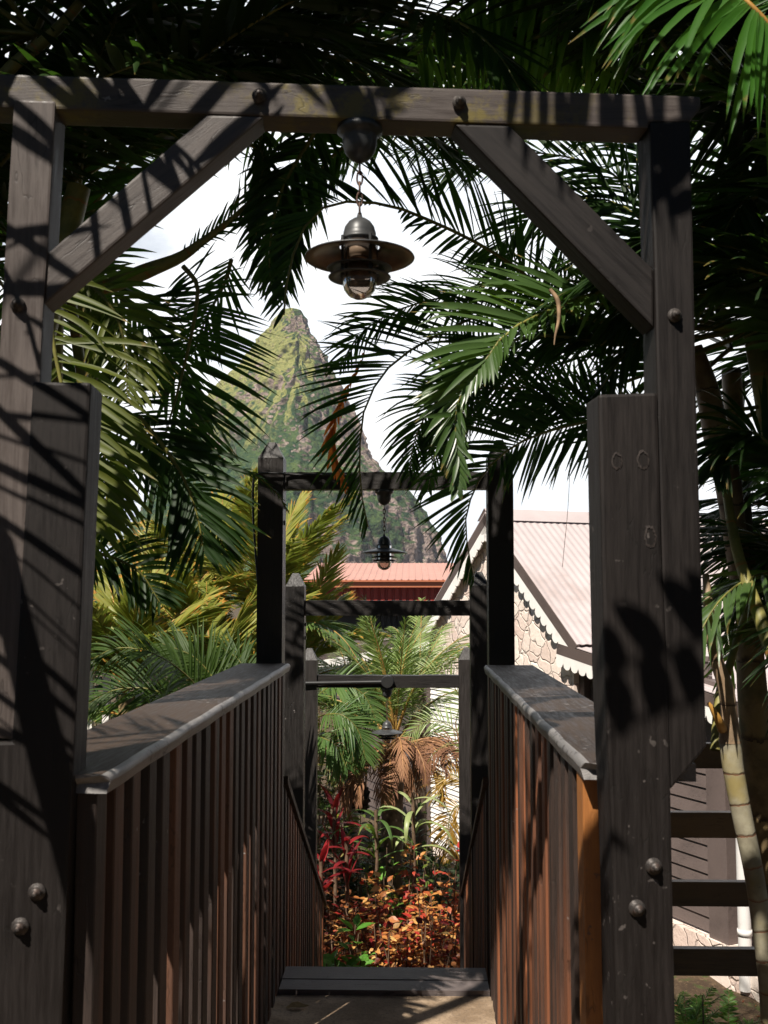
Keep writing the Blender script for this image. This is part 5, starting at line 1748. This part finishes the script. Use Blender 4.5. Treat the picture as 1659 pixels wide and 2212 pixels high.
# unseen trees added behind the viewer to keep the sky's light off the gateway
for k, (x, y, h) in enumerate(((-3.4, -2.6, 4.6), (-0.6, -4.6, 5.0), (2.6, -3.6, 4.8), (4.2, -0.4, 4.6), (-4.6, 1.0, 4.4))):
    t = thing('sky_blocker_tree', 'broad dark leaved tree added out of view to block skylight', 'tree', (x, y, -0.9), 0, 'trees added out of view to block skylight')
    tube('trunk', [(x, y, -0.9), (x + 0.1, y, 0.6), (x, y, h - 1.5)], [0.14, 0.11, 0.06], 'bark', t, 10, 10)
    n = 2600
    d = unit(rs.normal(size=(n, 3)))
    r = rs.uniform(0.3, 1, n)[:, None] ** 0.4
    P = np.array((x, y, h * 0.5 - 0.2)) + d * r * np.array((1.9, 1.3, h * 0.5 + 0.3))
    V, F, U = leaves_geo(P, unit(rs.normal(size=(n, 3)) + d), rs.uniform(0.16, 0.34, n), hue=rs.uniform(0, 1, n), wid=0.9, rs=rs)
    mesh_obj('crown', V, F, 'deep leaves', t, uv=U)
# ================================================================== GARDEN
def gz(x, y):
    return float(ground_z(np.array(x, float), np.array(y, float)))


def foot(px, py, Y):
    p = at(px, py, Y)
    return np.array((p[0], Y, gz(p[0], Y)))


# sunlit upright palms on the left
rs = np.random.default_rng(31)
GP = 'sunlit garden palms beyond the left handrail'
for k, (px, py, Y, n, L, lab) in enumerate((
        (585, 1330, 7.6, 12, 1.05, 'sunlit palm with stiff upright orange tipped fronds behind the tall left post'),
        (480, 1290, 8.2, 11, 1.0, 'tall sunlit palm with orange tipped fronds below the mountain'),
        (455, 1520, 6.6, 12, 0.95, 'low sunlit golden palm just above the left handrail'),
        (345, 1420, 7.4, 11, 0.95, 'sunlit yellow green palm between the garden chair and the golden palm'),
        (640, 1450, 7.9, 10, 0.9, 'sunlit palm half hidden by the left posts of the lower gateways'),
        (270, 1500, 6.0, 12, 0.8, 'low sunlit palm in front of the garden chair'),
        (400, 1350, 9.6, 10, 1.0, 'farthest of the sunlit palms in the left garden'))):
    c = at(px, py, Y)
    b = np.array((c[0] + rs.uniform(-0.15, 0.15), Y, gz(c[0], Y)))
    t = thing('garden_palm', lab, 'palm', b, 0, GP)
    tube('trunk', [b, (b + c) / 2 + (0.03, 0, 0), c], [0.06, 0.05, 0.04], 'brown stem', t, 10, 14)
    crown(t, c, n, L, 0, 360, (42, 88), (18, 62), 'sunny palm leaf', 'sunny rachis', rs=rs, n=52, L=0.28, w=0.026, a0=46, a1=22, v=16, droop=0.28, pet=0.14)
    crown(t, c - (0, 0, 0.12), 5, L * 0.9, 0, 360, (10, 40), (40, 80), 'garden palm leaf', 'sunny rachis', rs=rs, n=46, L=0.26, w=0.022, a0=50, a1=26, v=8, droop=0.6, pet=0.14)
# green arching palm right behind the left handrail
c = at(520, 1640, 4.6)
b = np.array((c[0], 4.6, gz(c[0], 4.6)))
t = thing('garden_palm', 'green palm arching low over the left handrail', 'palm', b, 0, 'green palms beside the handrails')
tube('trunk', [b, (b + c) / 2, c], [0.05, 0.045, 0.04], 'brown stem', t, 10, 10)
for q in ([(470, 1560, 4.5), (430, 1490, 4.4), (380, 1440, 4.3), (320, 1408, 4.2), (250, 1400, 4.2), (190, 1430, 4.2)], [(460, 1580, 4.6), (400, 1530, 4.5), (330, 1490, 4.4), (250, 1490, 4.4), (190, 1520, 4.4)], [(500, 1560, 4.9), (470, 1480, 5.0), (420, 1420, 5.0), (350, 1390, 5.0)], [(540, 1570, 5.0), (540, 1490, 5.1), (520, 1430, 5.2), (480, 1400, 5.2)]):
    hero(t, q, mat='green arch leaf', base=c, N=(-0.1, -0.7, 0.7), n=60, L=0.25, w=0.0115, a0=62, a1=34, v=0, droop=0.9, rs=rs)
# green palm left of the opening, hidden behind the lower posts
c = at(655, 1560, 7.0)
b = np.array((c[0], 7.0, gz(c[0], 7.0)))
t = thing('garden_palm', 'deep green feathery palm left of the lowest gateway lantern', 'palm', b, 0, 'green palms beside the handrails')
tube('trunk', [b, (b + c) / 2, c], [0.05, 0.045, 0.04], 'brown stem', t, 10, 10)
for q in ([(690, 1500, 6.9), (735, 1478, 6.8), (785, 1500, 6.8), (815, 1560, 6.8)], [(700, 1545, 6.7), (740, 1545, 6.6), (775, 1580, 6.6), (790, 1640, 6.6)], [(690, 1590, 6.8), (725, 1610, 6.7), (750, 1660, 6.7)]):
    hero(t, q, mat='garden palm leaf', base=c, N=(-0.1, -0.7, 0.7), n=62, L=0.24, w=0.0115, a0=60, a1=34, v=0, droop=0.7, rs=rs)

# pygmy date palm with its skirt of dead fronds
c = at(853, 1612, 7.2)
b = foot(850, 1900, 7.25)
t = thing('date_palm', 'pygmy date palm with a skirt of brown dead fronds in the middle of the garden', 'palm', b)
tube('trunk', [b, (b + c) / 2 + (-0.02, 0, 0), c], [0.085, 0.075, 0.07], 'bark', t, 14, 16)
rs = np.random.default_rng(12)
crown(t, c + (0, 0, 0.05), 13, 0.92, 0, 360, (66, 89), (12, 55), 'date palm leaf', 'date rachis', rs=rs, n=64, L=0.17, w=0.0075, a0=58, a1=30, v=20, droop=0.35, pet=0.2, r0=0.010)
crown(t, c, 7, 0.75, 20, 200, (30, 60), (40, 80), 'date palm leaf', 'date rachis', rs=rs, n=60, L=0.17, w=0.0075, a0=58, a1=30, v=14, droop=0.5, pet=0.2, r0=0.010)
crown(t, c - (0, 0, 0.05), 24, 0.66, 0, 360, (0, 45), (100, 140), 'dry frond leaf', 'dry rachis', rs=rs, name='dead_frond', n=40, L=0.16, w=0.008, a0=40, a1=20, v=0, droop=1.6, pet=0.2, r0=0.010)
for q in ([(850, 1625, 7.0), (838, 1680, 6.95), (828, 1740, 6.95)], [(868, 1625, 7.0), (880, 1670, 6.95), (882, 1720, 6.95)], [(830, 1625, 7.05), (800, 1640, 7.0), (770, 1680, 7.0), (760, 1730, 7.0)], [(875, 1620, 7.0), (915, 1640, 6.95), (945, 1680, 6.95), (955, 1740, 6.95)]):
    hero(t, q, mat='dry frond leaf', rmat='dry rachis', base=c, name='dead_frond', N=(0, -1, 0.2), n=36, L=0.13, w=0.010, a0=24, a1=14, droop=1.2, r0=0.012, rs=rs)
for px, py in ((780, 1722), (764, 1700)):
    p = at(px, py, 7.05)
    bm = bmesh.new()
    bmesh.ops.create_icosphere(bm, subdivisions=4, radius=0.075)
    for v in bm.verts:
        d = 1 + 0.35 * mnoise.noise(v.co * 60) + 0.2 * mnoise.noise(v.co * 22)
        v.co = Vector((v.co.x * d * 0.8, v.co.y * d * 0.8, v.co.z * d * 1.25)) + Vector(p)
    from_bm('seed_cluster', bm, 'seed mass', t, smooth=True)
# yellow arching frond at the right of the opening
c = at(1040, 1760, 6.9)
b = np.array((c[0], 6.9, gz(c[0], 6.9)))
t = thing('garden_palm', 'small palm with yellowing fronds at the right edge of the opening', 'palm', b, 0, 'green palms beside the handrails')
tube('trunk', [b, (b + c) / 2, c], [0.05, 0.045, 0.04], 'brown stem', t, 10, 10)
for q, mm in (([(1010, 1700, 6.8), (975, 1672, 6.8), (950, 1690, 6.8), (945, 1730, 6.8)], 'yellow frond leaf'), ([(1000, 1740, 6.7), (978, 1750, 6.7), (968, 1790, 6.7), (972, 1850, 6.7)], 'yellow frond leaf'), ([(1020, 1640, 6.9), (975, 1570, 6.9), (920, 1560, 6.9), (880, 1590, 6.9)], 'date palm leaf'), ([(1020, 1660, 6.8), (985, 1610, 6.8), (945, 1620, 6.8), (915, 1660, 6.8)], 'dry frond leaf'), ([(1020, 1600, 7.0), (990, 1500, 7.0), (950, 1450, 7.0), (905, 1440, 7.0)], 'date palm leaf')):
    hero(t, q, mat=mm, base=c, N=(-0.1, -0.8, 0.5), n=30, L=0.17, w=0.009, a0=60, a1=36, v=0, droop=0.9, rs=rs)
# second date palm further back by the house
c = at(905, 1500, 8.4)
b = np.array((c[0], 8.4, gz(c[0], 8.4)))
t = thing('date_palm', 'feathery light green date palm in front of the white louvred wall', 'palm', b)
tube('trunk', [b, (b + c) / 2, c], [0.07, 0.06, 0.06], 'bark', t, 12, 10)
crown(t, c, 11, 0.85, 0, 360, (40, 85), (35, 100), 'date palm leaf', 'date rachis', rs=rs, n=60, L=0.19, w=0.009, a0=58, a1=30, v=14, droop=0.6, pet=0.15, r0=0.008)
c = at(760, 1500, 8.8)
b = np.array((c[0], 8.8, gz(c[0], 8.8)))
t = thing('date_palm', 'feathery light green palm behind the left part of the lowest gateway', 'palm', b)
tube('trunk', [b, (b + c) / 2, c], [0.07, 0.06, 0.06], 'bark', t, 12, 10)
crown(t, c, 12, 0.8, 0, 360, (25, 70), (45, 110), 'date palm leaf', 'date rachis', rs=rs, n=60, L=0.19, w=0.009, a0=58, a1=30, v=14, droop=0.6, pet=0.15, r0=0.008)

# cordylines
for px, py, Y, n, L, lab in ((722, 1725, 6.7, 13, 0.24, 'bright red cordyline highest at the left of the opening'), (748, 1790, 6.4, 12, 0.24, 'dark maroon cordyline with red young leaves in the left of the opening'), (693, 1830, 6.3, 13, 0.26, 'red cordyline half hidden by the left stair balustrade')):
    c = at(px, py, Y)
    bz = gz(c[0], Y)
    strap_plant('cordyline', lab, 'cordyline', (c[0], Y, bz), n, L, 0.042, 'cordyline leaf', (25, 88), (20, 80), 'red cordylines', rs=rs, stem=c[2] - bz - 0.05)
# pale strap leaved plant in front of the trunk
c = at(892, 1712, 6.7)
bz = gz(c[0], 6.7)
strap_plant('strap_plant', 'pale green strap leaved plant arching in front of the date palm trunk', 'plant', (c[0], 6.7, bz), 9, 0.40, 0.036, 'strap leaf', (20, 60), (100, 150), rs=rs, stem=c[2] - bz)
# dark strap leaves left of the trunk
c = at(812, 1750, 6.7)
bz = gz(c[0], 6.7)
strap_plant('strap_plant', 'dark green drooping strap plant between the cordylines and the trunk', 'plant', (c[0], 6.7, bz), 14, 0.45, 0.03, 'garden palm leaf', (20, 60), (80, 140), rs=rs, stem=c[2] - bz)

# copperleaf bushes
rs = np.random.default_rng(77)
GC = 'copperleaf bushes in the garden bed'
for px, top, Y, rad, n, sz, mat, lab in (
        (865, 1915, 5.95, 0.30, 420, 0.075, 'copper leaves', 'nearest copperleaf bush, golden and red, in the middle of the opening'),
        (945, 1905, 6.05, 0.28, 380, 0.075, 'copper leaves', 'orange copperleaf bush against the right stair balustrade'),
        (960, 1808, 6.5, 0.24, 300, 0.080, 'copper leaves', 'tallest copperleaf bush with red tips at the right of the opening'),
        (865, 1842, 6.4, 0.27, 340, 0.080, 'copper leaves', 'copperleaf bush with pale yellow leaves below the date palm'),
        (790, 1905, 6.3, 0.26, 320, 0.075, 'copper leaves', 'red copperleaf bush left of the golden one'),
        (735, 1900, 6.4, 0.26, 300, 0.080, 'rust leaves', 'rusty brown copperleaf bush at the left of the opening'),
        (715, 1850, 6.8, 0.22, 240, 0.075, 'rust leaves', 'dark rusty bush below the cordylines'),
        (905, 1968, 5.85, 0.30, 380, 0.065, 'rust leaves', 'low rusty bush at the right beside the steps'),
        (830, 1985, 5.75, 0.20, 220, 0.065, 'copper leaves', 'low golden copperleaf bush by the foot of the steps')):
    c = at(px, top - 35, Y)
    bz = gz(c[0], Y)
    shrub('copperleaf_bush', lab, 'bush', (c[0], Y, bz), rad, c[2] - bz, int(n * 2.3), sz * 0.68, mat, GC, rs=rs, wid=0.95, stems=13, droop=-0.25)
GL = 'leafy green plants at the foot of the steps'
for px, top, Y, rad, n, sz, lab in ((740, 1968, 5.75, 0.16, 90, 0.105, 'bright green leafy plant at the lower left of the opening'), (762, 2030, 5.65, 0.12, 50, 0.085, 'small green leafy plant below the bright green one'), (985, 2005, 5.85, 0.10, 26, 0.11, 'bright green broad leaved plant by the right stair balustrade'), (835, 1830, 6.7, 0.12, 50, 0.09, 'light green plant in front of the date palm trunk')):
    c = at(px, top, Y)
    bz = gz(c[0], Y)
    shrub('leafy_plant', lab, 'plant', (c[0], Y, bz), rad, c[2] - bz, n, sz, 'lime leaves', GL, rs=rs, wid=0.85, stems=5, droop=0.1)
GF = 'green bushes filling the garden bed'
for px, top, Y, rad, n, sz, mat, lab in (
        (765, 1650, 7.7, 0.35, 420, 0.085, 'croton leaves', 'yellow green croton bush behind the cordylines'),
        (900, 1700, 7.9, 0.40, 420, 0.085, 'croton leaves', 'yellow speckled croton bush behind the date palm skirt'),
        (960, 1760, 7.3, 0.30, 300, 0.075, 'deep leaves', 'dark green bush behind the tallest copperleaf bush'),
        (800, 1800, 7.2, 0.35, 420, 0.075, 'deep leaves', 'dark green bush behind the red copperleaf bush'),
        (700, 1740, 7.4, 0.30, 300, 0.08, 'deep leaves', 'dark green bush behind the highest cordyline'),
        (880, 1790, 7.0, 0.3, 360, 0.07, 'croton leaves', 'yellow green bush round the date palm trunk'),
        (560, 1480, 8.6, 0.7, 700, 0.12, 'croton leaves', 'yellow green bush under the sunlit palms'),
        (420, 1470, 9.0, 0.8, 700, 0.12, 'croton leaves', 'broad yellow green bush behind the golden palm'),
        (280, 1400, 8.8, 0.8, 700, 0.12, 'deep leaves', 'dark green bush behind the garden chair'),
        (690, 1440, 11.0, 0.8, 700, 0.12, 'croton leaves', 'pale bush in front of the dark building'),
        (280, 1150, 10.5, 1.1, 900, 0.16, 'deep leaves', 'tall dark bush behind the left hanging fronds'),
        (430, 1180, 12.0, 1.2, 900, 0.16, 'croton leaves', 'tall yellow green bush behind the orange tipped palms')):
    c = at(px, top, Y)
    bz = gz(c[0], Y)
    shrub('green_bush', lab, 'bush', (c[0], Y, bz), rad, c[2] - bz, n, sz, mat, GF, rs=rs, wid=0.8, stems=16, tier=False)


# ferns and litter below the fence
def fern(px, py, Y, n, L, lab, group='ferns by the house footing'):
    p = at(px, py, Y)
    b = np.array((p[0], Y, gz(p[0], Y)))
    t = thing('fern', lab, 'fern', b, 0, group)
    crown(t, b, n, L, 0, 360, (40, 85), (30, 80), 'fern leaf', 'areca rachis', rs=rs, n=26, L=L * 0.22, w=0.012, a0=75, a1=55, v=5, droop=0.3, pet=0.1, r0=0.003)


fern(1485, 2070, 6.3, 9, 0.36, 'tall dark fern against the lit house footing')
fern(1570, 2060, 6.5, 6, 0.32, 'fern in front of the white downpipe')
fern(1600, 2080, 6.2, 6, 0.2, 'bright small fern beside the palm stem')
fern(1480, 2190, 4.6, 5, 0.14, 'dark fern at the foot of the right post')
fern(730, 1880, 5.9, 6, 0.35, 'narrow fern beside the bright green plant')
fern(1510, 2060, 6.55, 5, 0.26, 'fern between the post and the downpipe')
for px, py, Y, lab in ((1490, 2115, 5.6, 'grey seedling with round leaves below the lowest fence rail'), (1518, 2120, 5.5, 'green seedling with paired leaves below the lowest fence rail')):
    p = at(px, py, Y)
    b0 = gz(p[0], Y)
    shrub('seedling', lab, 'plant', (p[0], Y, b0), 0.05, max(0.1, p[2] - b0 + 0.05), 9, 0.07, 'lime leaves', rs=rs, stems=3, wid=0.7)
p = foot(1560, 2165, 5.2)
V, F, U = leaves_geo(np.array([[p[0] - 0.1, 5.2, p[2] + 0.03]]), np.array([[1.0, 0.1, -0.06]]), 0.24, hue=[0.9], wid=0.22, rs=np.random.default_rng(3))
tag(mesh_obj('fallen_leaf', V, F, 'tan leaves', None, uv=U), 'long pale dead leaf lying on the soil below the fence', 'leaf')
# leaf litter on the soil
n = 900
X = rs.uniform(0.6, 2.6, n)
Y = rs.uniform(4.3, 7.0, n)
Pq = np.stack([X, Y, ground_z(X, Y) + 0.01], 1)
Dq = np.stack([rs.normal(size=n), rs.normal(size=n), rs.uniform(-0.1, 0.2, n)], 1)
V, F, U = leaves_geo(Pq, Dq, rs.uniform(0.02, 0.06, n), hue=rs.uniform(0, 0.6, n), wid=0.5, rs=rs)
tag(mesh_obj('leaf_litter', V, F, 'rust leaves', None, uv=U), kind='stuff')

# ================================================================== AIR
m, nt, out = new_mat('haze air')
pv = nd(nt, 'ShaderNodeVolumePrincipled')
pv.inputs['Color'].default_value = (0.86, 0.92, 1.0, 1)
pv.inputs['Density'].default_value = 0.00012
pv.inputs['Anisotropy'].default_value = 0.2
nt.links.new(pv.outputs[0], out.inputs['Volume'])
hz = box('haze', gx[0] - 20, gx[-1] + 20, gy[0] - 10, gy[-1] + 20, min(float(V_ground_min), float(MV[..., 2].min())) - 1.0, float(MV[..., 2].max()) + 6.0, 'haze air', None, 0)
tag(hz, kind='stuff')
